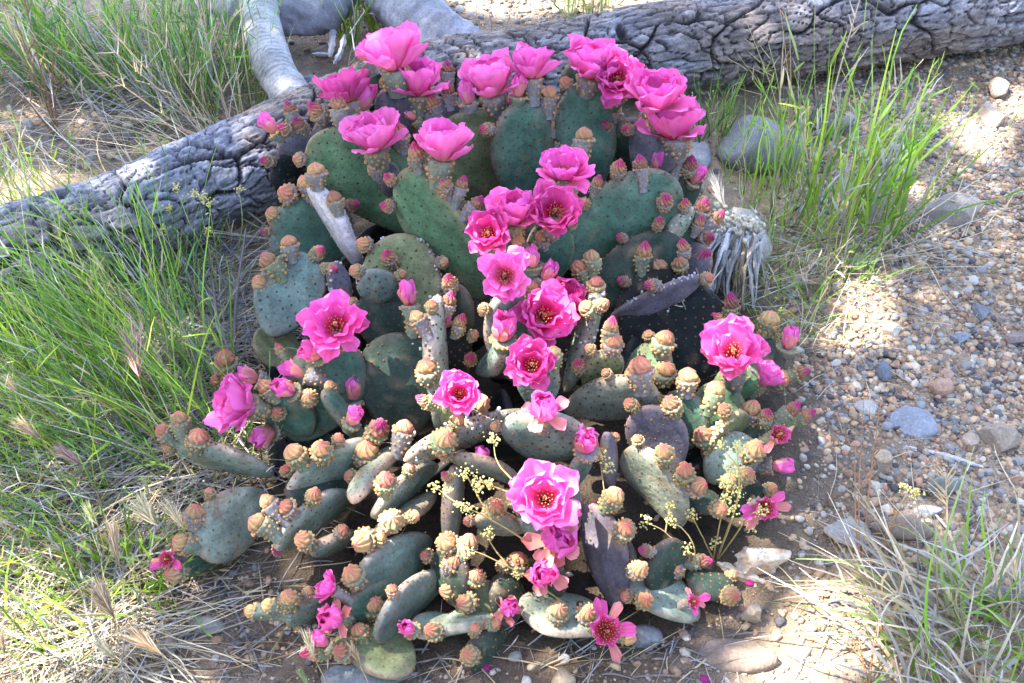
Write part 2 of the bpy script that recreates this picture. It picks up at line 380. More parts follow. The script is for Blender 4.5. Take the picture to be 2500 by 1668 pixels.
# ================================================================== FALLEN TREE
def worley(U, V, su, sv, seed, warp=0.35):
    """jittered cells in the unrolled bark; returns id, F2-F1"""
    P = np.stack([U * 18, V * 18, np.zeros_like(U)], -1)
    u = U / su + warp * vnoise(P, seed + 1); v = V / sv + warp * vnoise(P + 31, seed + 2)
    iu, iv = np.floor(u), np.floor(v); d1 = np.full(u.shape, 9.0); d2 = d1.copy(); cid = np.zeros(u.shape, np.int64)
    for a in (-1, 0, 1):
        for b in (-1, 0, 1):
            ju, jv = iu + a, iv + b; z = np.zeros_like(ju)
            cu = ju + 0.15 + 0.7 * _hash(ju, jv, z, seed); cv = jv + 0.15 + 0.7 * _hash(ju, jv, z + 1, seed)
            d = np.hypot(u - cu, v - cv); k = ((ju + 500) * 1000 + (jv + 500)).astype(np.int64)
            closer = d < d1
            d2 = np.where(closer, d1, np.minimum(d2, d)); cid = np.where(closer, k, cid); d1 = np.where(closer, d, d1)
    return cid, d2 - d1
def build_log():
    pts = [(-160, 715, .085), (0, 650, .085), (300, 548, .085), (600, 412, .085), (850, 292, .085), (1100, 196, .085), (1400, 158, .088), (1600, 122, .09), (1800, 92, .092), (2100, 48, .095), (2500, -18, .10), (2800, -70, .10)]
    P = smooth_curve([at_z(*p) for p in pts], 700)
    P += 0.010 * np.stack([fbm(P * 4 + k, 200 + k, 2) for k in range(3)], -1)
    seg = np.linalg.norm(np.diff(P, axis=0), axis=1); S = np.concatenate([[0], np.cumsum(seg)])
    nu = int(S[-1] / 0.0031); s = np.linspace(0, S[-1], nu)
    P = np.stack([np.interp(s, S, P[:, k]) for k in range(3)], -1)
    rad = np.interp(s / S[-1], [0, 0.35, 0.6, 1], [0.082, 0.076, 0.084, 0.102]) * (1 + 0.05 * vnoise(np.stack([s * 5, s * 0, s * 0], -1), 3))
    T = np.gradient(P, axis=0); T /= np.linalg.norm(T, axis=1)[:, None]
    side = np.cross(T, [0, 0, 1.0]); side /= np.linalg.norm(side, axis=1)[:, None]; up = np.cross(side, T)
    nv = 176; a = np.linspace(0, 2 * math.pi, nv, endpoint=False) - math.pi / 2
    U, A = np.meshgrid(s, a, indexing='ij'); Vv = (A + math.pi / 2) * 0.085
    ring = np.cos(A)[..., None] * side[:, None] + np.sin(A)[..., None] * up[:, None]
    cid, e = worley(U + .35 * Vv, Vv, 0.050, 0.018, 41, 0.95)
    _, E = worley(U + 0.03 * fbm(np.stack([U * 9, Vv * 9, U * 0], -1), 4, 2), Vv, 0.15, 0.11, 47, 0.30)
    Pn = np.stack([U * 60, Vv * 60, U * 0], -1)
    hcell = _hash(cid // 1000, cid % 1000, cid * 0, 9)
    plate = np.clip((e - .015) / 0.10, 0, 1) ** .8; deep = np.clip((E - 0.012) / 0.05, 0, 1)
    flake = fbm(np.stack([U * 45, Vv * 210, U * 0], -1), 60, 3)
    h = -0.012 + plate * (0.0085 + 0.0035 * hcell) * (0.3 + 0.7 * deep) - 0.009 * (1 - deep) + 0.0026 * flake + 0.0012 * fbm(Pn * 2, 61, 3)
    surf = P[:, None] + ring * (rad[:, None] + h)[..., None]
    core = P[:, None] + ring * (rad[:, None] - 0.0165)[..., None]
    ctr = np.array([P[nu // 2][0], P[nu // 2][1], 0.0])
    root = empty('fallen_tree', ctr); tag(root, 'fallen dead tree trunk with cracked bluish-grey bark and bare limbs behind the cactus', 'log')
    cc = np.array([0.035, 0.03, 0.03])
    cm = core[::4, ::4]; Fc = grid_faces(cm.shape[0], cm.shape[1], True)
    link('trunk', make_mesh('trunk', cm.reshape(-1, 3) - ctr, Fc, np.broadcast_to(cc, (cm.shape[0] * cm.shape[1], 3)), True, M['bark']), root)
    # plates: every Voronoi cell of bark is a piece of its own
    base = np.array([0.29, 0.285, 0.33]); warm = np.array([0.25, 0.205, 0.185]); dk = np.array([0.055, 0.05, 0.055])
    tn = np.clip(0.6 + 1.6 * fbm(np.stack([U * 5, Vv * 9, U * 0], -1), 66, 3), 0, 1)[..., None]
    C = base * tn + warm * (1 - tn); C = C * (0.72 + 0.5 * hcell)[..., None]
    crust = np.clip(0.35 - 1.9 * flake, 0, 1)[..., None]; C = C * (1 - 0.55 * crust) + 0.55 * crust * dk
    fx = np.clip((h + 0.0115) / 0.0065, 0, 1)[..., None]; C = dk * (1 - fx) + C * fx        # darker down in the splits
    q = grid_faces(nu, nv, True); cf = cid.ravel()[q[:, 0]]
    Sx = surf.reshape(-1, 3); Cx = C.reshape(-1, 3)
    order = np.argsort(cf, kind='stable'); q = q[order]; cf = cf[order]
    ids, st = np.unique(cf, return_index=True); en = np.append(st[1:], len(cf))
    items = []
    for i, (b, e_) in enumerate(zip(st, en)):
        f = q[b:e_]; m = Sx[f[:, 0]].mean(0); px, py, d = proj(m)
        vis = -40 < px < 2540 and -60 < py < 1700
        r0 = P[np.argmin(((P - m) ** 2).sum(1))]; facing = (m - r0) @ (CAMP - m) > -0.03
        items.append((vis and facing, len(f), f, m))
    vis = sorted([x for x in items if x[0]], key=lambda x: -x[1]); one = vis[:300]; rest = vis[300:] + [x for x in items if not x[0]]
    def piece(name, f):
        vi, inv = np.unique(f, return_inverse=True)
        return link(name, make_mesh(name, Sx[vi] - ctr, inv.reshape(-1, 4), Cx[vi], True, M['bark']), root)
    def largest(f):
        vi, inv = np.unique(f, return_inverse=True); lab = np.arange(len(vi)); inv = inv.reshape(-1, 4)
        while True:
            m = lab[inv].min(1); new = lab.copy(); np.minimum.at(new, inv.ravel(), np.repeat(m, 4))
            if (new == lab).all(): break
            lab = new
        fl = lab[inv[:, 0]]; u, c = np.unique(fl, return_counts=True); k = u[c.argmax()]
        return f[fl == k], f[fl != k]
    for x in one:
        a_, b_ = largest(x[2]); piece('bark_plate', a_)
        if len(b_): rest.append((0, 0, b_, 0))
    o = piece('bark', np.concatenate([x[2] for x in rest])); o['kind'] = 'stuff'
    # limbs
    def limb(name, pts, r0, r1, col, seed, ringy=0.0, gnarl=0.15, label=None, n=110):
        Q = smooth_curve([at_z(*p) for p in pts], n); L = np.linalg.norm(np.diff(Q, axis=0), axis=1).sum()
        nn = 40; rr = np.linspace(r0, r1, n); rr[0] *= 0.55; rr[1] *= .9; rr[-1] *= 0.55; rr[-2] *= .9
        V, F = tube_arrays(Q, rr, nn); V = V.reshape(n, nn, 3)
        nrm = V - Q[:, None]; nl = np.linalg.norm(nrm, axis=2, keepdims=True); nrm = nrm / nl
        k = gnarl * fbm(V * 18 + seed, seed, 4) + 0.14 * fbm(V * np.array([110, 60, 110]) + seed, seed + 1, 3)
        uu = np.linspace(0, L, n)[:, None] + 0.006 * fbm(V * 25, seed + 4, 2)
        if ringy: k = k + ringy * np.abs(np.sin(uu * 260)) ** 6
        V2 = V + nrm * nl * k[..., None]
        g = np.clip(0.5 + fbm(V * 22, seed + 9, 4) * 1.2, 0, 1)[..., None]
        Cc = np.array(col) * (0.75 + 0.45 * g)
        if ringy: Cc = Cc * (1 - 0.45 * (np.abs(np.sin(uu * 260)) ** 8 * (fbm(V * 40, 8, 2) > -0.1)))[..., None]
        caps = np.vstack([V2.reshape(-1, 3), Q[0], Q[-1]]); nv_ = n * nn
        cap = [[nv_, (j + 1) % nn, j] for j in range(nn)] + [[nv_ + 1, (n - 1) * nn + j, (n - 1) * nn + (j + 1) % nn] for j in range(nn)]
        CC = np.vstack([Cc.reshape(-1, 3), col, col])
        o = link(name, make_mesh(name, caps - ctr, [F, np.array(cap)], CC, True, M['wood']), root)
        if label: o['label'] = label
    limb('limb', [(628, -40, .10), (640, 60, .10), (668, 160, .095), (735, 275, .08)], 0.036, 0.034, (0.40, 0.385, 0.38), 301, ringy=0.03, gnarl=0.10, label='pale smooth-barked limb with fine rings')
    limb('limb', [(500, -30, .07), (600, 20, .075), (700, 40, .075), (800, 10, .08), (880, -60, .08)], 0.036, 0.046, (0.25, 0.24, 0.265), 302, gnarl=0.55, label='gnarled grey crossing limb')
    limb('limb', [(900, -60, .08), (985, 10, .085), (1060, 75, .09), (1170, 165, .085)], 0.055, 0.056, (0.29, 0.285, 0.32), 303, gnarl=0.22, label='bare grey limb joining the trunk')
build_log()

# splinters in the hollow beside the pale limb
def splinter(pts, w, col, label, name='wood_splinter', cat='splinter', thick=0.003):
    P = smooth_curve([at_z(*p) for p in pts], 14); T = np.gradient(P, axis=0); T /= np.linalg.norm(T, axis=1)[:, None]
    view = CAMP - P; view /= np.linalg.norm(view, axis=1)[:, None]
    s = np.cross(T, view); s /= np.linalg.norm(s, axis=1)[:, None]; n = np.cross(s, T)
    ww = w / 2 * (1 - 0.5 * np.abs(np.linspace(-1, 1, 14)) ** 3)[:, None] * (1 + 0.2 * np.random.default_rng(int(w * 1e5)).normal(size=(14, 1)))
    rows = np.stack([P - s * ww, P + n * thick, P + s * ww, P - n * thick], 1)
    V = rows.reshape(-1, 3); C = np.array(col) * (1 + 0.25 * fbm(V * 60, 5, 3))[:, None]
    c = P.mean(0); o = link(name, make_mesh(name, V - c, [grid_faces(14, 4, True), np.array([[0, 1, 2, 3], [55, 54, 53, 52]])], C, False, M['wood']), loc=c)
    return tag(o, label, cat)
splinter([(812, 45, .06), (812, 90, .05), (806, 140, .03)], 0.012, (.34, .33, .35), 'grey upright splinter in the hollow between pale limb and flowers')
splinter([(842, 85, .05), (832, 125, .035), (815, 158, .02)], 0.010, (.36, .35, .37), 'curved grey splinter next to the upright splinter')
splinter([(762, 132, .03), (790, 132, .03), (812, 134, .03)], 0.007, (.40, .38, .37), 'short level splinter touching the upright splinter')
splinter([(2210, 1090, .006), (2300, 1110, .006), (2400, 1140, .006)], 0.006, (.50, .50, .52), 'silvery dry leaf blade lying on the gravel', 'dry_leaf', 'leaf', 0.001)
splinter([(1750, 1375, .01), (1810, 1400, .01), (1872, 1425, .008)], 0.010, (.46, .40, .32), 'flat tan wood chip beside the quartz rock', 'wood_chip', 'wood chip')
splinter([(2150, 1180, .006), (2190, 1172, .006), (2240, 1165, .006)], 0.003, (.50, .48, .48), 'thin silvery stalk fragment near the mossy stone', 'stalk_fragment', 'stalk', 0.001)

# ================================================================== CACTUS
def ztip(px, py):
    z = np.interp(py, [150, 500, 700, 900, 1100, 1300, 1500, 1640], [.27, .27, .25, .20, .15, .105, .065, .035])
    return float(z * max(0.35, 1 - 0.55 * ((px - 1180) / 800) ** 2))
CROOT = np.array([0.0, 1.08, 0.0])
cactus = empty('prickly_pear_cactus', CROOT)
tag(cactus, 'sprawling spineless prickly pear clump with flat grey-green pads, bright pink flowers and peach buds', 'cactus')
TONE = dict(
    green=((.100, .190, .098), (.24, .19, .11)), teal=((.070, .140, .100), (.19, .14, .11)), blue=((.125, .178, .155), (.27, .22, .19)),
    purple=((.120, .112, .140), (.25, .17, .17)), olive=((.165, .190, .095), (.26, .20, .13)), dark=((.034, .056, .042), (.085, .066, .06)),
    lilac=((.50, .46, .48), (.60, .53, .52)), tan=((.205, .232, .180), (.38, .25, .18)), pale=((.225, .285, .228), (.40, .31, .24)), black=((.010, .014, .014), (.03, .026, .026)))  # dark and black tones paint the clump's interior shade into the skin
PADS = [   # tip px, base px, width px, turn about its axis (deg), tone, tip height, base height, extras
 ((758, 338), (1080, 560), 205, 18, 'green', .25, .11), ((975, 425), (1180, 735), 165, 34, 'green', .27, .10), ((1140, 262), (1170, 490), 225, 8, 'olive', .26, .09),
 ((1262, 250), (1290, 500), 165, 22, 'teal', .28, .10), ((1432, 205), (1425, 500), 165, 16, 'teal', .28, .09), ((1555, 300), (1500, 460), 125, 10, 'dark', .22, .08),
 ((1395, 160), (1435, 320), 85, 20, 'teal', .28, .16), ((1655, 440), (1365, 650), 200, 20, 'teal', .23, .10), ((1700, 400), (1555, 570), 130, 25, 'dark', .18, .09),
 ((1665, 590), (1420, 750), 150, 12, 'dark', .17, .08), ((1672, 500), (1622, 630), 120, 74, 'pale', .19, .11, 'crust'), ((1730, 700), (1540, 920), 270, 6, 'black', .13, .03),
 ((1715, 690), (1490, 775), 60, 40, 'purple', .15, .09, 'crust'), ((1468, 700), (1385, 960), 130, 78, 'pale', .23, .10, 'crust'), ((1225, 700), (1255, 930), 125, 25, 'blue', .25, .10),
 ((745, 478), (775, 672), 205, 8, 'teal', .19, .09), ((700, 372), (745, 500), 120, 15, 'black', .19, .10), ((778, 440), (880, 655), 150, 80, 'lilac', .23, .13),
 ((745, 625), (660, 825), 165, 14, 'blue', .17, .12), ((632, 800), (730, 905), 95, 20, 'olive', .10, .05), ((955, 572), (1015, 830), 195, 12, 'olive', .20, .09, 'crust'),
 ((935, 655), (905, 745), 110, 18, 'blue', .20, .15), ((812, 640), (845, 760), 60, 30, 'purple', .18, .12, 'crust'), ((860, 765), (1060, 800), 130, 14, 'dark', .15, .09),
 ((850, 840), (712, 1075), 200, 16, 'teal', .17, .06), ((955, 815), (995, 1075), 205, 10, 'dark', .17, .06), ((798, 950), (895, 1100), 95, 76, 'teal', .16, .07),
 ((1062, 722), (1072, 1050), 120, 77, 'pale', .24, .08, 'crust'), ((985, 1112), (1295, 1005), 105, 48, 'tan', .17, .11, 'crust'), ((1322, 1030), (1325, 1120), 215, 10, 'blue', .205, .10),
 ((1605, 940), (1378, 1005), 150, 42, 'tan', .165, .10), ((1688, 955), (1655, 1100), 115, 20, 'teal', .14, .06), ((1572, 985), (1645, 1160), 130, 16, 'purple', .155, .07),
 ((1555, 1080), (1665, 1285), 150, 34, 'tan', .135, .05), ((1800, 955), (1695, 1050), 115, 15, 'green', .11, .06), ((1812, 1000), (1715, 1120), 130, 70, 'olive', .12, .06, 'knobs'),
 ((1840, 1075), (1725, 1175), 115, 25, 'pale', .10, .05), ((1860, 1185), (1755, 1250), 105, 30, 'dark', .07, .04), ((1860, 905), (1735, 960), 90, 30, 'green', .12, .08),
 ((430, 1078), (670, 1155), 110, 50, 'pale', .10, .05), ((472, 1345), (650, 1205), 145, 22, 'tan', .075, .05), ((655, 1315), (862, 1205), 115, 42, 'pale', .095, .05),
 ((700, 1215), (860, 1160), 105, 20, 'dark', .10, .06), ((790, 1108), (820, 1185), 245, 14, 'pale', .135, .06), ((848, 1200), (995, 1080), 85, 58, 'tan', .13, .08),
 ((900, 1245), (1065, 1135), 100, 45, 'pale', .125, .07), ((925, 1312), (1060, 1205), 85, 56, 'tan', .11, .06), ((865, 1440), (1060, 1325), 150, 30, 'blue', .085, .04),
 ((898, 1530), (1090, 1405), 140, 44, 'blue', .07, .03), ((872, 1628), (975, 1535), 190, 24, 'olive', .04, .02), ((1125, 1550), (1130, 1490), 150, 16, 'pale', .05, .01),
 ((1138, 1625), (1240, 1525), 90, 32, 'dark', .03, .01), ((1350, 1545), (1400, 1455), 195, 18, 'pale', .05, .01), ((1458, 1222), (1505, 1490), 135, 36, 'purple', .125, .02),
 ((1112, 1135), (1092, 1340), 85, 55, 'tan', .14, .06), ((1105, 1112), (1280, 1180), 75, 50, 'tan', .155, .10), ((1165, 1262), (1280, 1295), 80, 40, 'tan', .12, .08),
 ((1485, 1058), (1492, 1200), 60, 50, 'purple', .155, .08), ((1432, 1105), (1392, 1195), 55, 30, 'blue', .165, .10), ((1652, 1315), (1595, 1460), 135, 20, 'dark', .08, .03),
 ((1612, 1510), (1625, 1400), 175, 18, 'pale', .045, .02), ((1775, 1455), (1685, 1385), 105, 25, 'teal', .035, .02), ((695, 1500), (815, 1455), 90, 45, 'pale', .05, .02),
 ((762, 1345), (870, 1305), 75, 50, 'tan', .08, .05), ((1345, 1200), (1355, 1330), 150, 14, 'blue', .15, .07), ((1350, 1340), (1340, 1450), 130, 18, 'dark', .09, .03),
 ((1230, 1400), (1250, 1530), 130, 12, 'dark', .06, .02), ((1090, 1340), (1110, 1480), 120, 16, 'teal', .095, .03), ((1160, 1420), (1180, 1520), 110, 14, 'olive', .06, .02),
 ((1290, 640), (1310, 830), 130, 20, 'teal', .25, .14), ((1350, 540), (1330, 700), 120, 18, 'teal', .27, .17), ((1250, 590), (1260, 720), 110, 22, 'teal', .27, .18),
 ((1310, 870), (1320, 1000), 110, 18, 'blue', .22, .14), ((1110, 960), (1120, 1060), 90, 20, 'olive', .185, .12), ((1440, 660), (1430, 800), 100, 24, 'dark', .22, .13),
 ((1620, 850), (1530, 960), 110, 26, 'green', .165, .09), ((1495, 850), (1440, 960), 100, 22, 'olive', .195, .11), ((1890, 830), (1800, 950), 110, 20, 'dark', .10, .05),
 ((800, 290), (860, 430), 130, 14, 'purple', .25, .15), ((700, 320), (780, 420), 110, 18, 'purple', .22, .14), ((960, 210), (985, 340), 110, 18, 'purple', .28, .19),
 ((1080, 240), (1090, 360), 100, 16, 'purple', .26, .18), ((1620, 300), (1570, 440), 130, 14, 'purple', .26, .15), ((1690, 560), (1600, 690), 120, 30, 'dark', .15, .08),
 ((1720, 600), (1650, 700), 90, 26, 'purple', .13, .08), ((660, 960), (760, 1060), 110, 30, 'teal', .14, .07), ((555, 905), (680, 1010), 90, 30, 'dark', .09, .05),
 ((680, 545), (730, 640), 100, 30, 'blue', .16, .10), ((660, 690), (700, 790), 90, 26, 'blue', .15, .09), ((1100, 800), (1110, 960), 100, 20, 'black', .19, .10),
 ((1110, 700), (1120, 840), 90, 24, 'dark', .23, .14), ((1880, 1030), (1790, 1110), 90, 26, 'dark', .09, .05), ((1010, 1540), (1110, 1510), 70, 30, 'pale', .05, .02),
 ((440, 1385), (560, 1330), 80, 30, 'teal', .05, .03), ((860, 1500), (980, 1420), 90, 30, 'teal', .07, .03), ((820, 1590), (930, 1545), 80, 30, 'olive', .045, .02),
 ((1480, 1530), (1420, 1470), 90, 24, 'dark', .04, .015), ((1540, 1400), (1500, 1300), 60, 40, 'dark', .09, .05),
]
def super_r(t):
    s = np.clip(t, 0, 1) ** 1.28
    return np.sqrt(np.clip(1 - (2 * s - 1) ** 2, 0, 1))
def dome_dots(P, N, r, seed, dark=(.16, .055, .02), light=(.62, .42, .22), jit=0.25, h=0.8):
    """small tufted areoles: 6-sided cups with a pale rim and a dark middle"""
    rr = np.random.default_rng(seed); mb = MB(); a = np.linspace(0, 2 * math.pi, 6, endpoint=False)
    F = np.array([[k, (k + 1) % 6, 6 + (k + 1) % 6] for k in range(6)] + [[k, 6 + (k + 1) % 6, 6 + k] for k in range(6)] + [[6 + k, 6 + (k + 1) % 6, 12] for k in range(6)])
    P = np.asarray(P, float); W = np.asarray(N, float); W = W / (np.linalg.norm(W, axis=1)[:, None] + 1e-9); n = len(P)
    ref = np.where(np.abs(W[:, 2:3]) < .9, np.array([[0, 0, 1.0]]), np.array([[1.0, 0, 0]]))
    U = np.cross(ref, W); U /= np.linalg.norm(U, axis=1)[:, None]; V_ = np.cross(W, U)
    s = (r * (1 + jit * rr.normal(size=n)).clip(.5, 1.8))[:, None, None]
    ring = np.cos(a)[None, :, None] * U[:, None] + np.sin(a)[None, :, None] * V_[:, None]; w = W[:, None]; p = P[:, None]
    V = np.concatenate([p + ring * s - w * s * .4, p + ring * s * .62 + w * s * h, p + w * s * (h - .35)], 1)
    k = rr.uniform(.75, 1.2, n)[:, None, None]; l = np.array(light)[None, None]
    C = np.concatenate([np.repeat(l * k * .8, 6, 1), np.repeat(l * k, 6, 1), np.broadcast_to(np.array(dark), (n, 1, 3))], 1)
    mb.add(V.reshape(-1, 3), (F[None] + (np.arange(n) * 13)[:, None, None]).reshape(-1, 3), C.reshape(-1, 3))
    return mb
class Pad: pass
PADLIST = []
def make_pad(tip, base, wpx, phi, tone, zt=None, zb=None, extra=None, seed=0):
    r = np.random.default_rng(1000 + seed)
    zt = ztip(*tip) if zt is None else zt; zb = zt * 0.45 if zb is None else zb
    T = at_z(*tip, zt); B = at_z(*base, zb)
    ax = T - B; L = np.linalg.norm(ax); ax /= L
    mid = (T + B) / 2; W = wpx * ((mid - CAMP) @ FWD) / FPX
    if zt < .16: W *= 1.14
    W = min(W, L * 1.6); L = max(L, W * 0.62); T = B + ax * L
    vw = CAMP - mid; vw -= ax * (vw @ ax); vw /= np.linalg.norm(vw); sd = np.cross(ax, vw)
    p = R(phi) * (1 if r.uniform() < 0.5 else -1)
    n = vw * math.cos(p) + sd * math.sin(p); x = np.cross(ax, n)
    th0 = min(0.0130 if zt > .16 else .0098, 0.13 * W + (.0045 if zt > .16 else .003)) * r.uniform(0.9, 1.1)
    bend = r.uniform(-.35, .35); curl = r.uniform(-.3, .3); wob = r.uniform(0, 50)
    e = 0.72
    def deform(X, Y, Z):
        t = Y / L
        Z2 = Z + bend * L * ((t - .3) ** 2) * 0.6 + curl * (X / W) ** 2 * W * 0.6
        Z2 = Z2 + 0.0035 * vnoise(np.stack([X * 22 + wob, Y * 22, X * 0], -1), 7)
        X2 = X + 0.02 * W * vnoise(np.stack([Y * 16 + wob, X * 0, X * 0], -1), 8)
        return B + x * X2[..., None] + ax * Y[..., None] + n * Z2[..., None]
    nt, na = 30, 36
    t = 0.5 - 0.5 * np.cos(np.linspace(0, math.pi, nt)); t[0], t[-1] = 0.0006, 0.9994
    a = np.linspace(0, 2 * math.pi, na, endpoint=False)
    Tt, A = np.meshgrid(t, a, indexing='ij'); f = super_r(Tt); hw = W / 2 * f; th = th0 * (f ** 0.55)
    ca, sa = np.cos(A), np.sin(A)
    X = hw * np.sign(ca) * np.abs(ca) ** e; Z = th * np.sign(sa) * np.abs(sa) ** e
    Pn = deform(X, Tt * L, Z)
    c0, c1 = np.array(TONE[tone][0]), np.array(TONE[tone][1])
    rim = np.clip(1.25 * (1 - np.abs(sa)) ** 1.5 * np.clip(Tt * 1.6, 0, 1) + 0.9 * np.clip((Tt - .93) / .07, 0, 1), 0, 1)
    mot = np.clip(0.5 + 1.1 * fbm(Pn * 32 + seed, seed, 3), 0, 1)
    k = np.clip(rim * (0.55 + 0.6 * mot) + 0.22 * (mot - .5), 0, 1)[..., None]
    C = (c0 * (1 - k) + c1 * k) * (0.82 + 0.36 * mot)[..., None] * r.uniform(.9, 1.1)
    # veined, paler bloom streaks running along the pad
    st = np.clip(0.5 + fbm(np.stack([X * 160, Tt * L * 30, Z * 0 + seed], -1), 3, 3), 0, 1)[..., None]
    C = C * (0.80 + 0.4 * st)
    scar = np.clip((fbm(Pn * 55 + seed * 3, seed + 40, 3) - .30) * 6, 0, 1)[..., None] * r.uniform(.2, .8)
    C = C * (1 - scar) + scar * np.array([.24, .17, .11])
    C = C * (1 - .45 * np.clip(1 - Tt / .28, 0, 1)[..., None]) + .45 * np.clip(1 - Tt / .28, 0, 1)[..., None] * np.array([.17, .12, .085])   # corky foot
    Vv = np.vstack([Pn.reshape(-1, 3), Pn[0].mean(0), Pn[-1].mean(0)]); F = grid_faces(nt, na, True); nn_ = nt * na
    caps = [[nn_, (j + 1) % na, j] for j in range(na)] + [[nn_ + 1, (nt - 1) * na + j, (nt - 1) * na + (j + 1) % na] for j in range(na)]
    CC = np.clip(np.vstack([C.reshape(-1, 3), C[0].mean(0), C[-1].mean(0)]), .01, 1)
    o = link('pad', make_mesh('pad', Vv - CROOT, [F, np.array(caps)], CC, True, M['pad']), cactus)
    # areoles in a diamond lattice over both faces and along the rim
    sp = 0.0125 if W > 0.06 else 0.0095; pts, nrm = [], []
    for side in (1, -1):
        j = 0
        for yy in np.arange(0.10 * L, 0.985 * L, sp * 0.75):
            j += 1
            for xx in np.arange(-W / 2, W / 2, sp * 1.35):
                X1 = xx + (j % 2) * sp * 0.675 + r.normal() * sp * .08; Y1 = yy + r.normal() * sp * .08
                ff = super_r(np.array(Y1 / L)); h1 = W / 2 * ff
                if abs(X1) > h1 * 0.93: continue
                Z1 = th0 * ff ** .55 * (1 - min(1, abs(X1 / h1)) ** (2 / e)) ** (e / 2)
                q = deform(np.array([X1]), np.array([Y1]), np.array([side * Z1]))[0]
                tilt = (X1 / max(h1, 1e-4)) ** 5 * 0.9
                pts.append(q); nrm.append(n * side * (1 - abs(tilt)) + x * tilt)
    for s in np.linspace(0.35, 0.97, max(6, int(L / 0.009))):
        for sg in (-1, 1):
            ff = super_r(np.array(s)); q = deform(np.array([sg * W / 2 * ff]), np.array([s * L]), np.array([0.0 + r.normal() * th0 * .25]))[0]
            pts.append(q); nrm.append(x * sg * (1 - s) + ax * max(0, s - .3))
    if seed >= 300 and seed < 500: pts, nrm = pts[::6], nrm[::6]      # hidden filler pads
    light = (.13, .07, .04) if tone not in ('lilac',) else (.50, .42, .42)
    if zt < .16 and tone != 'lilac': light = (.26, .13, .06)
    md = dome_dots(pts, nrm, (0.0016 if zt > .16 else .00135) if W > .05 else 0.0012, seed, dark=(.05, .024, .014) if tone != 'lilac' else (.3, .2, .2), light=light, h=0.55)
    oa = link('areoles', md.mesh('areoles', M['areole'], True, CROOT), o); oa['kind'] = 'stuff'
    if extra in ('crust', 'knobs'):
        mb = MB(); Vi, Fi = ICO[1]
        nk = int(90 * L / 0.15)
        for k_ in range(nk):
            s = r.uniform(.2, .99); sg = -1 if r.uniform() < .5 else 1; ff = super_r(np.array(s))
            if extra == 'knobs': s = (k_ + .5) / nk * .8 + .15; ff = super_r(np.array(s)); sg = 1 if k_ % 2 else -1
            q = deform(np.array([sg * W / 2 * ff * r.uniform(.93, 1.0)]), np.array([s * L]), np.array([r.normal() * th0 * .5]))[0]
            sz = r.uniform(.0010, .0026) if extra == 'crust' else r.uniform(.0026, .0038)
            c = np.array([.50, .49, .54]) * r.uniform(.6, 1.1) if extra == 'crust' else np.array([.55, .42, .22]) * r.uniform(.8, 1.15)
            mb.add(Vi * sz * r.uniform(.7, 1.3, 3) + q, Fi, c)
        ob = link('crust', mb.mesh('crust', M['areole'], True, CROOT), o); ob['kind'] = 'stuff'
    P = Pad(); P.rim = []; P.face = []; P.seed = seed
    for s in np.concatenate([np.linspace(.40, .95, 18), [.985]]):
        ff = super_r(np.array(s))
        for sg in (-1, 0, 1) if s > .9 else (-1, 1):
            P.rim.append(deform(np.array([sg * W / 2 * ff * .97]), np.array([s * L * .995]), np.array([0.0]))[0]); P.face.append(sg == 0 or s < .55)
        if s > .6:
            P.face.append(True); P.rim.append(deform(np.array([r.uniform(-.5, .5) * W / 2 * ff]), np.array([s * L]), np.array([th0 * .8]))[0])
    P.rim = np.array(P.rim); P.px, P.py, P.t = proj(P.rim); P.L, P.W = L, W
    PADLIST.append(P)
    return P
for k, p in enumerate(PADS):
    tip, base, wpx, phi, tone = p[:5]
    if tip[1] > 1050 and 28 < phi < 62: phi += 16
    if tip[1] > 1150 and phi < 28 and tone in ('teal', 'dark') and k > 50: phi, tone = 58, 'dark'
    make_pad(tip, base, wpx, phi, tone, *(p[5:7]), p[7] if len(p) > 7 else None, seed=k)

_r = random.Random(3)
for k in range(64):                                # filler pads deep in the clump, near-black skin painting the interior shade
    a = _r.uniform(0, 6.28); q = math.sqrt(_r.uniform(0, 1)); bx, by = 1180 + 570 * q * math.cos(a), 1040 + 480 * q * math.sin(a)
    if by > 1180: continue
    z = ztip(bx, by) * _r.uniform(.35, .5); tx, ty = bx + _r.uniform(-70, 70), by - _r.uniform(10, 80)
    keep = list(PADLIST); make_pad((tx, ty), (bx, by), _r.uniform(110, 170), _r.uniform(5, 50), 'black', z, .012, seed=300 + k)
    PADLIST[:] = keep                              # nothing flowers on them

# ------------------------------------------------------------------ buds and flowers
def rim_for(bx, by):
    best = (1e9, None)
    for P in PADLIST:
        d = np.hypot(P.px - bx, P.py - by) + (P.t - P.t.min()) * 15
        i = d.argmin()
        if d[i] < best[0]: best = (d[i], P.rim[i], P.t[i])
    return best
AUTO = []
def seat(hx, hy, D, bx, by, reach):
    """where a bud or flower with its head at hx,hy grows from: the nearest pad rim; returns root point, head point, metre size"""
    d, q, t = rim_for(bx, by)
    if d > 42:                                       # no pad drawn there yet: a small joint of the clump carries it
        z = ztip(bx, by) * 0.93; cx, cy = 1180 + (bx - 1180) * .25, 900 + (by - 900) * .25
        v = np.array([cx - bx, cy - by]); v = v / (np.linalg.norm(v) + 1e-6) * 95
        AUTO.append((bx, by, round(d)))
        make_pad((bx, by), (bx + v[0], by + v[1]), 72, 35, random.choice(['teal', 'blue', 'purple', 'dark']), z, z * .5, None, seed=500 + len(AUTO))
        d, q, t = rim_for(bx, by)
    qx, qy, _ = proj(q); dist = math.hypot(hx - qx, hy - qy)
    Lp = D * reach; lift = math.sqrt(max(Lp * Lp - dist * dist, (0.38 * Lp) ** 2)) * t / FPX
    head = at_depth(hx, hy, t - lift)
    return q, head, D * (t - lift) / FPX
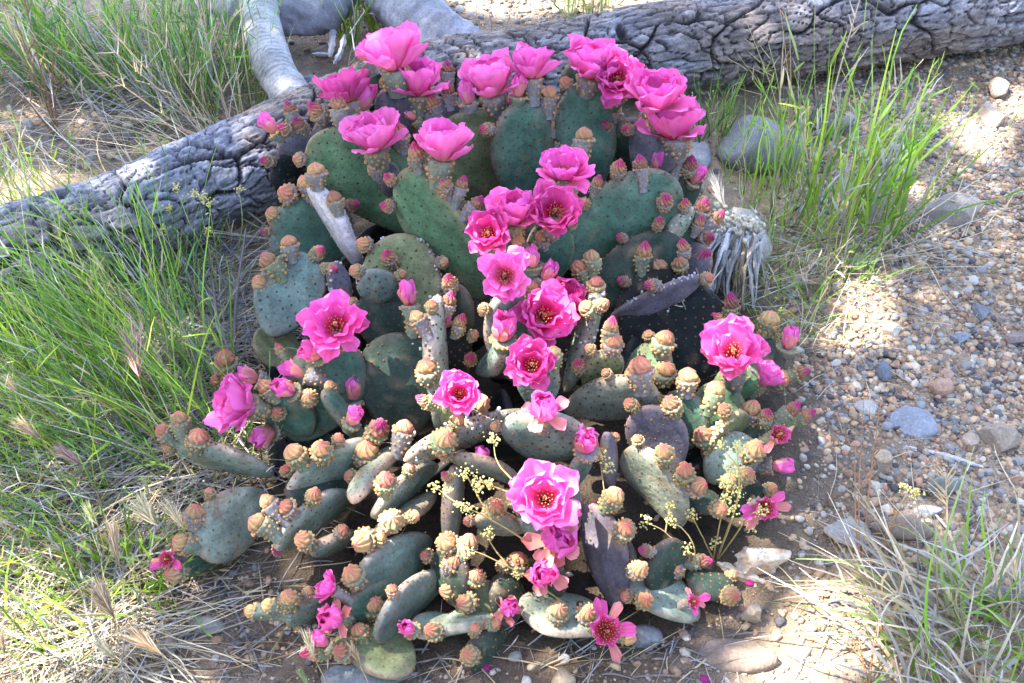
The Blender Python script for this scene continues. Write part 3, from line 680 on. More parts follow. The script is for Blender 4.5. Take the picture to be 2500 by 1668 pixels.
def ovary_mesh(q, top, r0, r1, seed, col):
    """fleshy tapered base from pad rim to corolla, knobbed with areoles; returns base mesh and areole mesh (world space)"""
    r = np.random.default_rng(seed); A = top - q; L = np.linalg.norm(A); u, v, w = frame(A); n = 16
    s = np.array([-.12, .05, .2, .4, .6, .8, .93, 1.0, 1.0]); rr = np.array([.75, .8, .84, .9, .96, 1.0, 1.0, .9, .4]) * np.interp(s, [0, 1], [r0 / r1, 1]) * r1
    bow = (u * r.normal() + v * r.normal()) * 0.06 * L
    a = np.linspace(0, 2 * math.pi, n, endpoint=False)
    ctr = q + w * (s * L)[:, None] + bow * (4 * np.clip(s, 0, 1) * (1 - np.clip(s, 0, 1)))[:, None]
    rad = rr[:, None] * (1 + 0.07 * np.cos(5 * a + s[:, None] * 4))
    V = ctr[:, None] + rad[..., None] * (np.cos(a)[None, :, None] * u + np.sin(a)[None, :, None] * v)
    C = np.array(col) * (1 + 0.18 * fbm(V * 60, seed, 2))[..., None]
    pts, nr = [], []
    m = 15
    for k in range(m):
        th = 2 * math.pi * (k + r.uniform(-.15, .15)) / m; d = math.cos(th) * u + math.sin(th) * v
        pts.append(q + w * L * r.uniform(.9, 1.0) + d * r1 * .97); nr.append(d + w * .9)
    for lev, m2, sh in ((.70, 11, .4), (.46, 9, .1), (.22, 6, .6)):
        if L < r1 * (1.6 - lev): continue
        for k in range(m2):
            th = 2 * math.pi * (k + sh + r.uniform(-.15, .15)) / m2; d = math.cos(th) * u + math.sin(th) * v
            pts.append(q + w * L * (lev + r.uniform(-.05, .05)) + bow * 4 * lev * (1 - lev) + d * np.interp(lev, [0, 1], [r0, r1]) * .98); nr.append(d + w * .25)
    return V.reshape(-1, 3), grid_faces(len(s), n, True), C.reshape(-1, 3), dome_dots(pts, nr, max(.0011, r1 * .132), seed + 1, dark=(.20, .07, .02), light=(.50, .29, .13))
# tepal heads: a folded cone whose ridges overlap spirally
def head_mesh(name, kind, seed):
    r = np.random.default_rng(seed); ns, na = 22, 64
    s = np.linspace(0, 1, ns); a = np.linspace(0, 2 * math.pi, na, endpoint=False); S, A = np.meshgrid(s, a, indexing='ij')
    if kind == 'bud':
        prof = np.interp(s, [0, .12, .35, .6, .82, .95, 1], [.78, .93, 1.0, .80, .44, .15, .02]); H = r.uniform(1.25, 1.65); nf = 8; amp = .30; tw = r.uniform(.4, 1.1)
        cA, cB = np.array([.48, .19, .105]), np.array([.42, .225, .10]); tipc = np.array([.54, .14, .11])
        tint = (np.array([.54, .17, .13]), np.array([.40, .25, .11]), np.array([.34, .27, .12]), np.array([.50, .22, .10]))[seed // 7 % 4]; cA = .5 * cA + .5 * tint; cB = .6 * cB + .4 * tint
    elif kind == 'pink':
        prof = np.interp(s, [0, .12, .4, .65, .85, .96, 1], [.70, .92, 1.08, 1.0, .72, .40, .12]); H = r.uniform(1.9, 2.5); nf = 7; amp = .40; tw = r.uniform(1.0, 2.0)
        cA, cB = np.array([.66, .36, .24]), np.array([.72, .22, .34]); tipc = np.array([.80, .10, .36])
    else:
        prof = np.interp(s, [0, .12, .35, .6, .8, .93, 1], [.74, .95, .98, .70, .42, .30, .12]); H = r.uniform(1.8, 2.6); nf = 9; amp = .42; tw = r.uniform(.6, 2.6)
        cA, cB = np.array([.40, .18, .09]), np.array([.30, .15, .08]); tipc = np.array([.42, .025, .14])
    ph = nf * (A + tw * S) / (2 * math.pi) + 0.25 * vnoise(np.stack([np.cos(A) * 2, np.sin(A) * 2, S * 3 + seed], -1), seed); saw = ph - np.floor(ph)
    ridge = np.where(saw < .82, (saw / .82) ** .8, 1 - (saw - .82) / .18)
    rad = prof[:, None] * (1 - amp * (.3 + .7 * S) + amp * ridge * (.6 + .5 * S)) * (1 + .12 * vnoise(np.stack([np.cos(A) * 3, np.sin(A) * 3, S * 4 + seed], -1), seed + 2))
    crumple = 0.0 if kind == 'bud' else (.22 if kind == 'pink' else .30)
    rad = rad * (1 + crumple * fbm(np.stack([np.cos(A) * 4, np.sin(A) * 4, S * 7 + seed], -1), seed + 5, 2))
    bend = np.array([r.normal(), r.normal()]) * (.06 if kind == 'bud' else .16)
    V = np.stack([rad * np.cos(A) + bend[0] * S ** 2, rad * np.sin(A) + bend[1] * S ** 2, S * H + (.10 * ridge * np.sin(math.pi * S))], -1)
    pick = (_hash(np.floor(ph), S * 0, S * 0, seed))[..., None]
    C = cA * pick + cB * (1 - pick)
    k = np.clip((S - ({'bud': .62, 'wilt': .38}.get(kind, .28))) / (.3 if kind != 'pink' else .45), 0, 1)[..., None] ** 1.2
    C = C * (1 - k) + tipc * k
    edge = np.exp(-((saw - .80) / .10) ** 2)[..., None]; C = C * (1 - .30 * edge) + .30 * edge * (np.array([.66, .50, .34]) if kind != 'pink' else np.array([.85, .45, .45]))
    V = np.vstack([V.reshape(-1, 3), V[-1].mean(0)]); C = np.vstack([C.reshape(-1, 3), tipc])
    cap = [[(ns - 1) * na + j, (ns - 1) * na + (j + 1) % na, ns * na] for j in range(na)]
    return make_mesh(name, V, [grid_faces(ns, na, True), np.array(cap)], np.clip(C, 0, 1), True, M['tepal'])
HEADS = {k: [head_mesh({'bud': 'bud_tip', 'pink': 'folded_petals', 'wilt': 'withered_petals'}[k], k, 40 + 7 * i + {'bud': 0, 'pink': 300, 'wilt': 600}[k]) for i in range(7)] for k in ('bud', 'wilt')}
def axis_matrix(p, d, spin, sc):
    u, v, w = frame(d); c, s = math.cos(spin), math.sin(spin); u2 = u * c + v * s; v2 = np.cross(w, u2)
    m = Matrix.Identity(4)
    for i in range(3): m[i][0], m[i][1], m[i][2], m[i][3] = u2[i] * sc[0], v2[i] * sc[1], w[i] * sc[2], p[i]
    return m
NB = [0]
def bud(hx, hy, D, bx, by, kind='bud'):
    NB[0] += 1; k = NB[0]; D = D * random.uniform(.92, 1.14)
    q, head, m = seat(hx, hy, D, bx, by, .92 if kind == 'bud' else 1.05)
    d = head - q; d /= np.linalg.norm(d); r1 = m * (.50 if kind == 'bud' else .44); rt = r1 * .82
    hh = {'bud': .55, 'pink': .9, 'wilt': .85}[kind]
    top = head - d * rt * hh
    if (top - q) @ d < r1 * .5: top = q + d * r1 * .5
    tone = random.choice([(.15, .20, .12), (.17, .20, .15), (.20, .19, .20), (.16, .20, .13)]) if hy > 600 else random.choice([(.20, .19, .22), (.19, .20, .19), (.21, .20, .21)])
    V, F, C, md = ovary_mesh(q, top, r1 * .72, r1, 3000 + k, tone)
    nm = {'bud': 'bud', 'pink': 'closed_flower', 'wilt': 'withered_flower'}[kind]
    o = link(nm, make_mesh(nm, V - q, F, C, True, M['pad']), cactus, q - CROOT)
    oa = link('areoles', md.mesh('areoles', M['areole'], True, q), o); oa['kind'] = 'stuff'
    sc = rt * random.uniform(.93, 1.05)
    link({'bud': 'bud_tip', 'pink': 'folded_petals', 'wilt': 'withered_petals'}[kind], random.choice(HEADS[kind]), o, mtx=axis_matrix(top - q - d * rt * .08, d, random.uniform(0, 6.28), (sc, sc, sc)))
# --- petals
def petal_mesh(l, w, a0, a1, r0, seed, inner, rows=11, cols=9):
    r = np.random.default_rng(seed); s = np.linspace(0, 1, rows); t = np.linspace(-1, 1, cols); a0 += r.normal() * 5; a1 += r.normal() * 9
    a = np.radians(a0 + (a1 - a0) * s ** .9); ds = np.gradient(s) * l
    rr = r0 + np.cumsum(np.sin(a) * ds) - np.sin(a[0]) * ds[0]; zz = np.cumsum(np.cos(a) * ds) - np.cos(a[0]) * ds[0]
    wp = w * (.30 + .95 * s ** .7) * np.clip(1 - s ** 10, 0, 1) ** .45; wp[-1] = w * .55
    Sg, Tg = np.meshgrid(s, t, indexing='ij'); short = 1 - (.07 * np.abs(Tg) ** 2 + .018 * np.cos(9 * Tg + seed)) * Sg ** 3
    f1, f2 = r.uniform(2.5, 4.5), r.uniform(0, 6.28)
    ruff = (.07 * np.sin(f1 * Tg + f2) + .09 * vnoise(np.stack([Tg * 2, Sg * 4, Sg * 0 + seed], -1), seed)) * l * Sg ** 1.5
    cup = -.20 * w * Tg ** 2 * (.15 + .85 * np.sin(math.pi * np.clip(Sg * .9, 0, 1))) + ruff
    nx, nz = np.cos(a)[:, None], -np.sin(a)[:, None]
    X = rr[:, None] * (.25 + .75 * short) + nx * cup; Z = zz[:, None] * short + nz * cup; Y = Tg * wp[:, None] / 2 * (1 + .05 * np.sin(7 * Sg + seed) * np.sign(Tg))
    V = np.stack([X, Y, Z], -1)
    pink = np.array([.94, .15, .55]); deep = np.array([.72, .03, .11]); pale = np.array([.96, .36, .66]); peach = np.array([.85, .32, .20])
    k = np.clip(1.15 - Sg * (2.4 if inner < 2 else 3.4), 0, 1)[..., None]; ed = (np.abs(Tg) ** 3 * Sg)[..., None]
    C = pink * (1 - .55 * ed) + pale * .55 * ed; C = C * (1 - k) + (deep if inner < 2 else peach) * k
    if inner >= 2:
        if inner == 3: C = C * .35 + .65 * np.array([.86, .42, .30])
        mid = (np.exp(-(Tg / .5) ** 2) * (.35 if inner == 2 else .85) * np.clip(1.2 - Sg * .8, 0, 1))[..., None]; C = C * (1 - mid) + peach * mid
    ve = 1 + .14 * np.sin(Tg * 14 + seed)[..., None] * np.clip(Sg, 0, 1)[..., None]; C = np.clip(C * ve, 0, 1)
    return make_mesh('petal', V.reshape(-1, 3), grid_faces(rows, cols), C.reshape(-1, 3), True, M['petal'])
# whorls: (number, length, width, angle at base, angle at tip, inner->outer)
FORM = dict(
    cup=[(5, 1.02, .84, 38, -12, 0), (6, 1.22, .94, 46, 4, 1), (7, 1.30, .96, 54, 17, 2), (4, 1.12, .76, 64, 44, 2)],
    closed=[(5, 1.62, .80, 32, -20, 1), (5, 1.50, .92, 42, -34, 2), (7, 1.22, .74, 52, -20, 3)],
    bowl=[(5, .98, .82, 50, 2, 0), (6, 1.10, .92, 58, 14, 1), (5, 1.16, .92, 64, 26, 2), (4, 1.05, .70, 72, 56, 2)],
    wide=[(5, 1.0, .74, 56, 16, 0), (6, 1.12, .82, 64, 32, 1), (4, 1.14, .76, 72, 52, 2), (3, 1.0, .58, 82, 80, 2)],
    rose=[(4, 1.15, 1.0, 52, -62, 0), (5, 1.25, 1.10, 60, -52, 1), (5, 1.30, 1.12, 68, -40, 2), (5, .95, .60, 78, 66, 3)],
    spent=[(6, .72, .62, 56, 22, 1), (3, 1.35, .62, 66, 52, 2), (3, 1.1, .46, 88, 104, 3)])
PETALS = {k: [[petal_mesh(l, w, a0, a1, .20, 60 + 31 * i + j * 7 + len(k), inn) for j in range(6)] for i, (n, l, w, a0, a1, inn) in enumerate(v)] for k, v in FORM.items()}
def stamen_mesh(n, spread, seed, hh):
    r = np.random.default_rng(seed); mb = MB()
    for k in range(n):
        th = k * 2.39996; q = math.sqrt((k + .5) / n); d = np.array([math.cos(th), math.sin(th), 0])
        p0 = d * .10 * q; p1 = d * spread * q * r.uniform(.85, 1.1) + np.array([0, 0, hh * r.uniform(.8, 1.1)])
        P = np.array([p0, (p0 + p1) / 2 + d * spread * .1, p1]); V, F = tube_arrays(P, .016, 3); mb.add(V, F, (.72, .06, .10))
        Vi, Fi = ICO[1]; mb.add(Vi * np.array([.021, .021, .036]) + p1, Fi, np.array([.80, .48, .20]) * r.uniform(.7, 1.1))
    P = np.array([[0, 0, 0], [0, 0, hh * .6], [0, 0, hh * 1.1]]); V, F = tube_arrays(P, [.04, .045, .075], 6); mb.add(V, F, (.80, .60, .35))
    return mb.mesh('stamens', M['stamen'])
STAM = dict(closed=None, cup=stamen_mesh(18, .24, 1, .36), bowl=stamen_mesh(20, .30, 2, .36), wide=stamen_mesh(24, .34, 3, .40), rose=None, spent=stamen_mesh(70, .62, 4, .55))
NF = [0]
def flower(hx, hy, D, bx, by, form, name='flower'):
    NF[0] += 1; k = NF[0]; rr = random.Random(k * 13 + 5)
    q, head, m = seat(hx, hy, D, bx, by, .76 if form == 'cup' else .95)
    d = head - q; d /= np.linalg.norm(d)
    if form in ('bowl', 'wide', 'spent'):            # open ones lean their mouth a little to the light
        d = d * .8 + (CAMP - head) / np.linalg.norm(CAMP - head) * .45; d /= np.linalg.norm(d)
    rad = m * .5 / {'cup': .93, 'closed': .74, 'bowl': 1.02, 'wide': 1.12, 'rose': .92, 'spent': .95}[form]
    root = head - d * rad * {'cup': .66, 'closed': .85, 'bowl': .42, 'wide': .30, 'rose': .5, 'spent': .25}[form]
    V, F, C, md = ovary_mesh(q, root, rad * (.34 if form != 'closed' else .5), rad * (.42 if form != 'closed' else .64), 5000 + k, rr.choice([(.17, .20, .15), (.20, .19, .20), (.17, .20, .14)]))
    shade = 'petal_deep' if form in ('rose', 'spent') and hx != 1330 or (hx, hy) in ((1190, 566), (1330, 768), (1385, 720), (1355, 512), (1298, 888), (838, 205)) else 'petal_pale' if (hx, hy) in ((908, 320), (1195, 182), (1447, 140), (1085, 340), (955, 115), (1790, 852), (1330, 1215), (1232, 672)) else None
    o = link(name, make_mesh(name, V - root, F, C, True, M['pad']), cactus, root - CROOT)
    oa = link('areoles', md.mesh('areoles', M['areole'], True, root), o); oa['kind'] = 'stuff'
    for i, (n, l, w, a0, a1, inn) in enumerate(FORM[form]):
        off = rr.uniform(0, 6.28)
        for j in range(n):
            if form == 'spent' and i and rr.random() < .35: continue
            sc = rad * rr.uniform(.86, 1.1)
            spin = off + 2 * math.pi * (j + rr.uniform(-.16, .16)) / n
            mt = axis_matrix((0, 0, 0), d, spin, (sc * rr.uniform(.92, 1.1), sc * rr.uniform(.9, 1.14), sc * rr.uniform(.88, 1.1)))
            po = link('petal', rr.choice(PETALS[form][i]), o, mtx=mt)
            if shade: po.material_slots[0].link = 'OBJECT'; po.material_slots[0].material = M[shade]
    if STAM[form]: link('stamens', STAM[form], o, mtx=axis_matrix((0, 0, 0), d, rr.uniform(0, 6), (rad, rad, rad)))['kind'] = 'stuff'
FLOWERS = [
 (955, 115, 158, 975, 225, 'cup'), (1020, 185, 138, 1025, 275, 'cup'), (838, 205, 128, 875, 300, 'cup'), (908, 320, 142, 935, 405, 'cup'), (1085, 340, 148, 1098, 435, 'cup'),
 (1195, 182, 150, 1215, 265, 'cup'), (1298, 148, 122, 1310, 232, 'cup'), (1445, 142, 138, 1440, 230, 'cup'), (1508, 188, 132, 1490, 265, 'bowl'), (1605, 220, 150, 1610, 305, 'cup'),
 (1645, 285, 156, 1640, 380, 'cup'), (1378, 412, 136, 1355, 500, 'bowl'), (1255, 505, 128, 1255, 585, 'cup'), (1355, 512, 142, 1350, 565, 'bowl'), (1190, 566, 118, 1195, 625, 'bowl'),
 (1232, 672, 138, 1235, 715, 'wide'), (1330, 768, 150, 1320, 830, 'bowl'), (1385, 720, 105, 1375, 770, 'cup'), (1298, 888, 128, 1305, 940, 'bowl'), (1330, 998, 112, 1328, 1050, 'rose'),
 (1122, 960, 116, 1112, 985, 'bowl'), (818, 792, 160, 828, 855, 'wide'), (568, 985, 140, 650, 1000, 'cup'), (1790, 852, 160, 1795, 930, 'bowl'), (1872, 912, 88, 1850, 985, 'cup'),
 (1330, 1215, 160, 1340, 1240, 'bowl'), (1357, 1315, 118, 1352, 1340, 'rose'), (1333, 1397, 95, 1332, 1415, 'rose'), (812, 1510, 88, 855, 1515, 'rose'), (797, 1432, 66, 840, 1455, 'cup'),
 (1480, 1540, 118, 1455, 1525, 'spent'), (1900, 1062, 84, 1850, 1080, 'spent'), (1868, 1240, 92, 1830, 1230, 'spent'), (1240, 1487, 66, 1232, 1500, 'rose'), (1692, 1470, 56, 1665, 1480, 'spent'),
 (408, 1365, 66, 445, 1365, 'spent')]
for f in FLOWERS: flower(*f)
PINKS = [(1262, 257, 66, 1270, 305), (1612, 382, 62, 1612, 435), (745, 778, 48, 790, 830), (755, 858, 64, 790, 880), (713, 903, 58, 760, 930), (691, 947, 58, 730, 960), (597, 917, 56, 645, 945),
 (615, 997, 54, 660, 1010), (638, 1064, 62, 685, 1080), (857, 942, 68, 868, 1005), (867, 1012, 56, 850, 1050), (996, 713, 58, 1010, 780), (1075, 783, 64, 1070, 840), (1232, 797, 76, 1242, 850),
 (1433, 1076, 74, 1425, 1118), (1176, 1112, 52, 1170, 1150), (893, 235, 60, 885, 295), (1000, 275, 40, 1010, 320), (1266, 205, 54, 1270, 255), (1140, 221, 56, 1150, 275), (888, 127, 46, 915, 180),
 (1931, 820, 60, 1900, 870), (1705, 426, 46, 1690, 465), (1300, 625, 50, 1300, 670), (1342, 660, 50, 1330, 700), (652, 300, 52, 690, 335), (780, 1560, 44, 820, 1588), (993, 1531, 54, 1015, 1545), (1916, 1137, 52, 1870, 1150)]
for (hx, hy, D, bx, by) in PINKS: flower(hx, hy, D * 1.0, bx, by, 'closed', 'closed_flower')
BUDS = [(770, 410, 50, 780, 460), (815, 480, 46, 822, 530), (695, 468, 48, 720, 505), (743, 444, 45, 755, 490), (662, 520, 46, 690, 545), (705, 587, 46, 715, 640), (651, 633, 50, 680, 670), (631, 687, 48, 660, 715),
 (917, 401, 40, 930, 435), (914, 680, 50, 908, 700), (1338, 224, 48, 1330, 285), (1366, 336, 46, 1355, 385), (1426, 326, 50, 1420, 390), (1413, 360, 40, 1405, 410), (1500, 263, 42, 1490, 315), (1427, 496, 36, 1410, 525),
 (1265, 586, 44, 1265, 620), (1322, 574, 46, 1330, 620), (1412, 652, 44, 1430, 690), (1445, 622, 40, 1455, 660), (1457, 685, 44, 1455, 720), (1428, 748, 44, 1450, 770), (1385, 690, 38, 1390, 740), (1301, 697, 40, 1310, 740),
 (1607, 646, 52, 1615, 700), (1499, 829, 52, 1490, 870), (1352, 856, 46, 1360, 895), (1625, 823, 52, 1615, 870), (1562, 890, 62, 1560, 945), (1627, 895, 54, 1625, 940), (1680, 915, 54, 1672, 960), (1636, 980, 52, 1640, 1025),
 (1750, 946, 50, 1742, 1000), (1837, 994, 50, 1820, 1035), (1715, 1058, 52, 1700, 1100), (1880, 774, 52, 1865, 830), (1917, 926, 42, 1890, 965), (548, 874, 52, 560, 920), (436, 1018, 46, 450, 1060), (391, 1049, 42, 425, 1080),
 (485, 1062, 54, 490, 1100), (646, 941, 44, 680, 970), (754, 968, 44, 750, 990), (676, 1007, 44, 700, 1020), (715, 1101, 56, 730, 1130), (784, 1093, 62, 790, 1125), (895, 1096, 62, 885, 1130), (989, 1040, 60, 975, 1080),
 (1040, 891, 54, 1060, 930), (1178, 983, 56, 1150, 1000), (1015, 771, 46, 1040, 820), (1089, 1068, 62, 1080, 1090), (476, 1245, 50, 495, 1290), (437, 1322, 56, 480, 1340), (650, 1223, 42, 680, 1260), (693, 1235, 52, 720, 1260),
 (622, 1275, 52, 660, 1300), (738, 1316, 52, 770, 1335), (880, 1322, 62, 925, 1318), (858, 1397, 56, 880, 1425), (914, 1472, 62, 915, 1505), (874, 1535, 52, 895, 1545), (650, 1476, 40, 695, 1490), (705, 1456, 46, 715, 1480),
 (606, 1491, 46, 680, 1500), (830, 1590, 52, 850, 1605), (942, 1168, 56, 935, 1200), (958, 1267, 66, 955, 1290), (1088, 1318, 58, 1098, 1345), (1147, 1318, 48, 1140, 1350), (1111, 1369, 44, 1108, 1390), (1164, 1405, 52, 1155, 1425),
 (1131, 1472, 48, 1145, 1480), (1269, 1361, 50, 1265, 1390), (1210, 1235, 56, 1195, 1262), (1250, 1210, 42, 1250, 1240), (1052, 1539, 52, 1070, 1550), (1143, 1598, 48, 1155, 1615), (1364, 1488, 52, 1368, 1515), (1504, 1208, 56, 1490, 1235),
 (1530, 1286, 52, 1515, 1310), (1565, 1389, 54, 1540, 1400), (1577, 1464, 52, 1550, 1480), (1644, 1385, 50, 1630, 1405), (1790, 1455, 46, 1765, 1450), (1435, 1495, 50, 1420, 1515), (1620, 1099, 54, 1635, 1125), (1672, 1145, 50, 1675, 1170),
 (1709, 1186, 50, 1695, 1205), (1760, 1243, 50, 1745, 1250), (1849, 1095, 54, 1830, 1115), (1829, 1156, 50, 1810, 1175), (1782, 1168, 44, 1770, 1185), (1372, 1152, 50, 1378, 1180), (1538, 1558, 46, 1490, 1540), (421, 1401, 50, 455, 1390)]
for b in BUDS: bud(*b)
WILTS = [(973, 317, 52, 980, 370), (1013, 368, 46, 1030, 420), (1330, 293, 42, 1320, 335), (1785, 735, 50, 1790, 790), (1750, 775, 38, 1765, 815), (1939, 996, 46, 1895, 1025), (1972, 1012, 42, 1930, 1040), (1875, 1010, 44, 1860, 1045),
 (679, 849, 28, 695, 890), (925, 1043, 60, 900, 1085), (1028, 976, 42, 1058, 990), (1105, 920, 46, 1085, 950), (1100, 845, 44, 1085, 880), (1148, 874, 44, 1125, 905), (1125, 780, 40, 1110, 820), (1410, 889, 46, 1400, 925),
 (1099, 728, 42, 1100, 770), (1095, 682, 42, 1100, 715), (677, 1342, 44, 700, 1350), (756, 1594, 48, 800, 1600), (1723, 1369, 46, 1700, 1385), (1512, 405, 46, 1510, 455), (1563, 397, 46, 1560, 450), (1661, 373, 46, 1650, 430),
 (1688, 397, 42, 1670, 440), (1626, 485, 44, 1620, 530), (1717, 502, 44, 1700, 550), (1755, 529, 48, 1720, 565), (1708, 540, 36, 1690, 580), (1667, 596, 46, 1660, 635), (1717, 625, 56, 1695, 650), (1573, 610, 50, 1562, 660),
 (1460, 442, 40, 1450, 485), (1130, 445, 42, 1120, 500), (1167, 493, 40, 1150, 525), (1080, 444, 44, 1090, 490), (945, 623, 48, 950, 650), (1493, 793, 46, 1490, 835), (705, 260, 40, 720, 305), (690, 312, 40, 720, 332),
 (725, 298, 42, 745, 325), (765, 265, 50, 790, 300), (825, 248, 56, 840, 305), (1093, 163, 36, 1098, 212), (1095, 215, 42, 1100, 262), (1054, 245, 40, 1060, 292), (1961, 907, 48, 1910, 945), (1600, 330, 36, 1600, 380)]
for b in WILTS: bud(*b, kind='wilt')
_q = random.Random(21); _used = [(f[0], f[1]) for f in FLOWERS + BUDS + WILTS + PINKS]
for P in list(PADLIST[:90]):                       # small young buds and shrivelled blooms crowding the rims between the large ones
    cx, cy = P.px.mean(), P.py.mean(); n_ = 0
    for i in _q.sample(range(len(P.px)), len(P.px)):
        x, y = P.px[i], P.py[i]; dx, dy = x - cx, y - cy; l = math.hypot(dx, dy) + 1e-6
        if dy > 0 or P.face[i]: continue
        D = _q.uniform(26, 40); hx, hy = x + dx / l * D * .7, y + dy / l * D * .7
        if any(math.hypot(hx - a, hy - b) < 42 for a, b in _used): continue
        _used.append((hx, hy)); n_ += 1
        bud(hx, hy, D, x, y, 'wilt' if (y < 720 and _q.random() < .65) or _q.random() < .15 else 'bud')
        if n_ >= (2 if y < 720 else 1): break

# ================================================================== SHADE TREE (overhead, outside the frame)
SUNPATCH = [  # photo px, py, height, radius in metres: where the crown lets the sun through
 (1940, 1630, 0, .06), (2010, 1550, 0, .05), (1890, 1680, 0, .035), (2080, 1490, 0, .035), (2110, 700, 0, .034), (2120, 770, 0, .042), (2095, 825, 0, .034),
 (2375, 310, 0, .04), (2405, 350, 0, .03), (2420, 15, .18, .05), (2480, 62, .1, .02), (1230, -10, 0, .10), (1420, -15, 0, .10), (1600, -20, 0, .10), (1050, -20, 0, .06),
 (150, 1560, .03, .04), (230, 1470, .05, .04), (70, 1600, .03, .05), (30, 1480, .05, .05), (40, 470, 0, .05), (90, 450, 0, .035), (20, 1640, 0, .08),
 (1330, 1190, .17, .035), (1800, 850, .15, .035), (1870, 910, .12, .028), (1020, 960, .18, .020), (1045, 900, .20, .016), (1120, 960, .19, .024), (1010, 1080, .16, .026), 
 (1030, 1170, .125, .018), (1000, 1235, .12, .016), (1010, 1400, .075, .018), (930, 1590, .045, .014), (1700, 1000, .13, .018), (1770, 1040, .12, .022),
 (1780, 1130, .1, .020), (460, 560, .06, .022), (430, 770, .05, .020), (500, 540, .06, .014), (740, 240, .12, .012), (1850, 700, .03, .022), (1770, 540, .05, .02), (960, 1275, .12, .018),
 (1180, 985, .19, .016), (830, 560, .16, .010), (860, 620, .14, .010), (620, 1040, .05, .01)]
def build_tree():
    r = np.random.default_rng(77)
    ctr = np.array([0.15, 1.35, 0]) + SUN * 4.4
    n = 56000
    u, v, w = frame(SUN)
    th = r.uniform(0, 2 * math.pi, n); q = np.sqrt(r.uniform(0, 1, n)); edge = 1 + .16 * np.sin(3 * th + 1) + .10 * np.sin(7 * th)
    rad = q * 2.05 * edge; hgt = r.uniform(-.55, .55, n) * (1 - .5 * q ** 2)
    P = ctr + rad[:, None] * (np.cos(th)[:, None] * u + np.sin(th)[:, None] * v) + hgt[:, None] * w
    keep = np.ones(n, bool)
    size = .044
    for (px, py, z, pr) in SUNPATCH:
        g = at_z(px, py, z); d = P - g; t = d @ SUN; perp = np.linalg.norm(d - t[:, None] * SUN, axis=1)
        keep &= perp > pr + (.006 if pr < .03 else .010)
    # the crown is thinner over the front of the cactus and the weeds: soft broken light there
    gx, gy, _ = proj(P - SUN * ((P[:, 2] - .08) / SUN[2])[:, None])
    thin = ((gx > 350) & (gx < 1950) & (gy > 930) & (gy < 1440)) | ((gx < 400) & (gy > 380))
    keep &= ~(thin & (r.uniform(size=n) < .60))
    P = P[keep]; n = len(P)
    D = r.normal(size=(n, 3)); D /= np.linalg.norm(D, axis=1)[:, None]; E = r.normal(size=(n, 3)); E -= D * (E * D).sum(1)[:, None]; E /= np.linalg.norm(E, axis=1)[:, None]
    s = size * r.uniform(.7, 1.2, n)[:, None]
    V = np.stack([P - D * s, P + E * s * .55, P + D * s, P - E * s * .55], 1).reshape(-1, 3)
    F = np.arange(4 * n).reshape(-1, 4); C = np.repeat(np.array([.06, .11, .035]) * r.uniform(.7, 1.3, n)[:, None], 4, 0)
    base = np.array([-3.6, -1.1, float(gh(np.array(-3.6), np.array(-1.1)))])
    t = empty('shade_tree', base); tag(t, 'leafy tree standing over the cactus and casting the dappled shade', 'tree')
    o = link('crown', make_mesh('crown', V - base, F, C, False, M['leaf']), t); o['kind'] = 'stuff'
    fork = base + np.array([.35, .25, 2.1])
    T = smooth_curve([base - (0, 0, .1), base + (.05, .1, .8), base + (.2, .1, 1.5), fork], 24)
    V, F = tube_arrays(T, np.linspace(.16, .10, 24), 14); V += .012 * np.stack([fbm(V * 9 + k, 70 + k, 3) for k in range(3)], -1)
    link('trunk', make_mesh('trunk', V - base, F, np.broadcast_to(np.array([.16, .13, .11]), V.shape), True, M['wood']), t)
    for k in range(7):
        a = k * .9 + .3; e = ctr + 1.1 * (math.cos(a) * u + math.sin(a) * v) * r.uniform(.5, 1.2)
        L = smooth_curve([fork - (0, 0, .1), fork * .55 + e * .45 + (0, 0, .25), e], 16); V, F = tube_arrays(L, np.linspace(.06, .008, 16), 8)
        ok = all(np.linalg.norm((L - at_z(px, py, z)) - np.outer((L - at_z(px, py, z)) @ SUN, SUN), axis=1).min() > .01 for (px, py, z, pr) in SUNPATCH[:26])
        link('limb', make_mesh('limb', V - base, F, np.broadcast_to(np.array([.16, .13, .11]), V.shape), True, M['wood']), t)
build_tree()
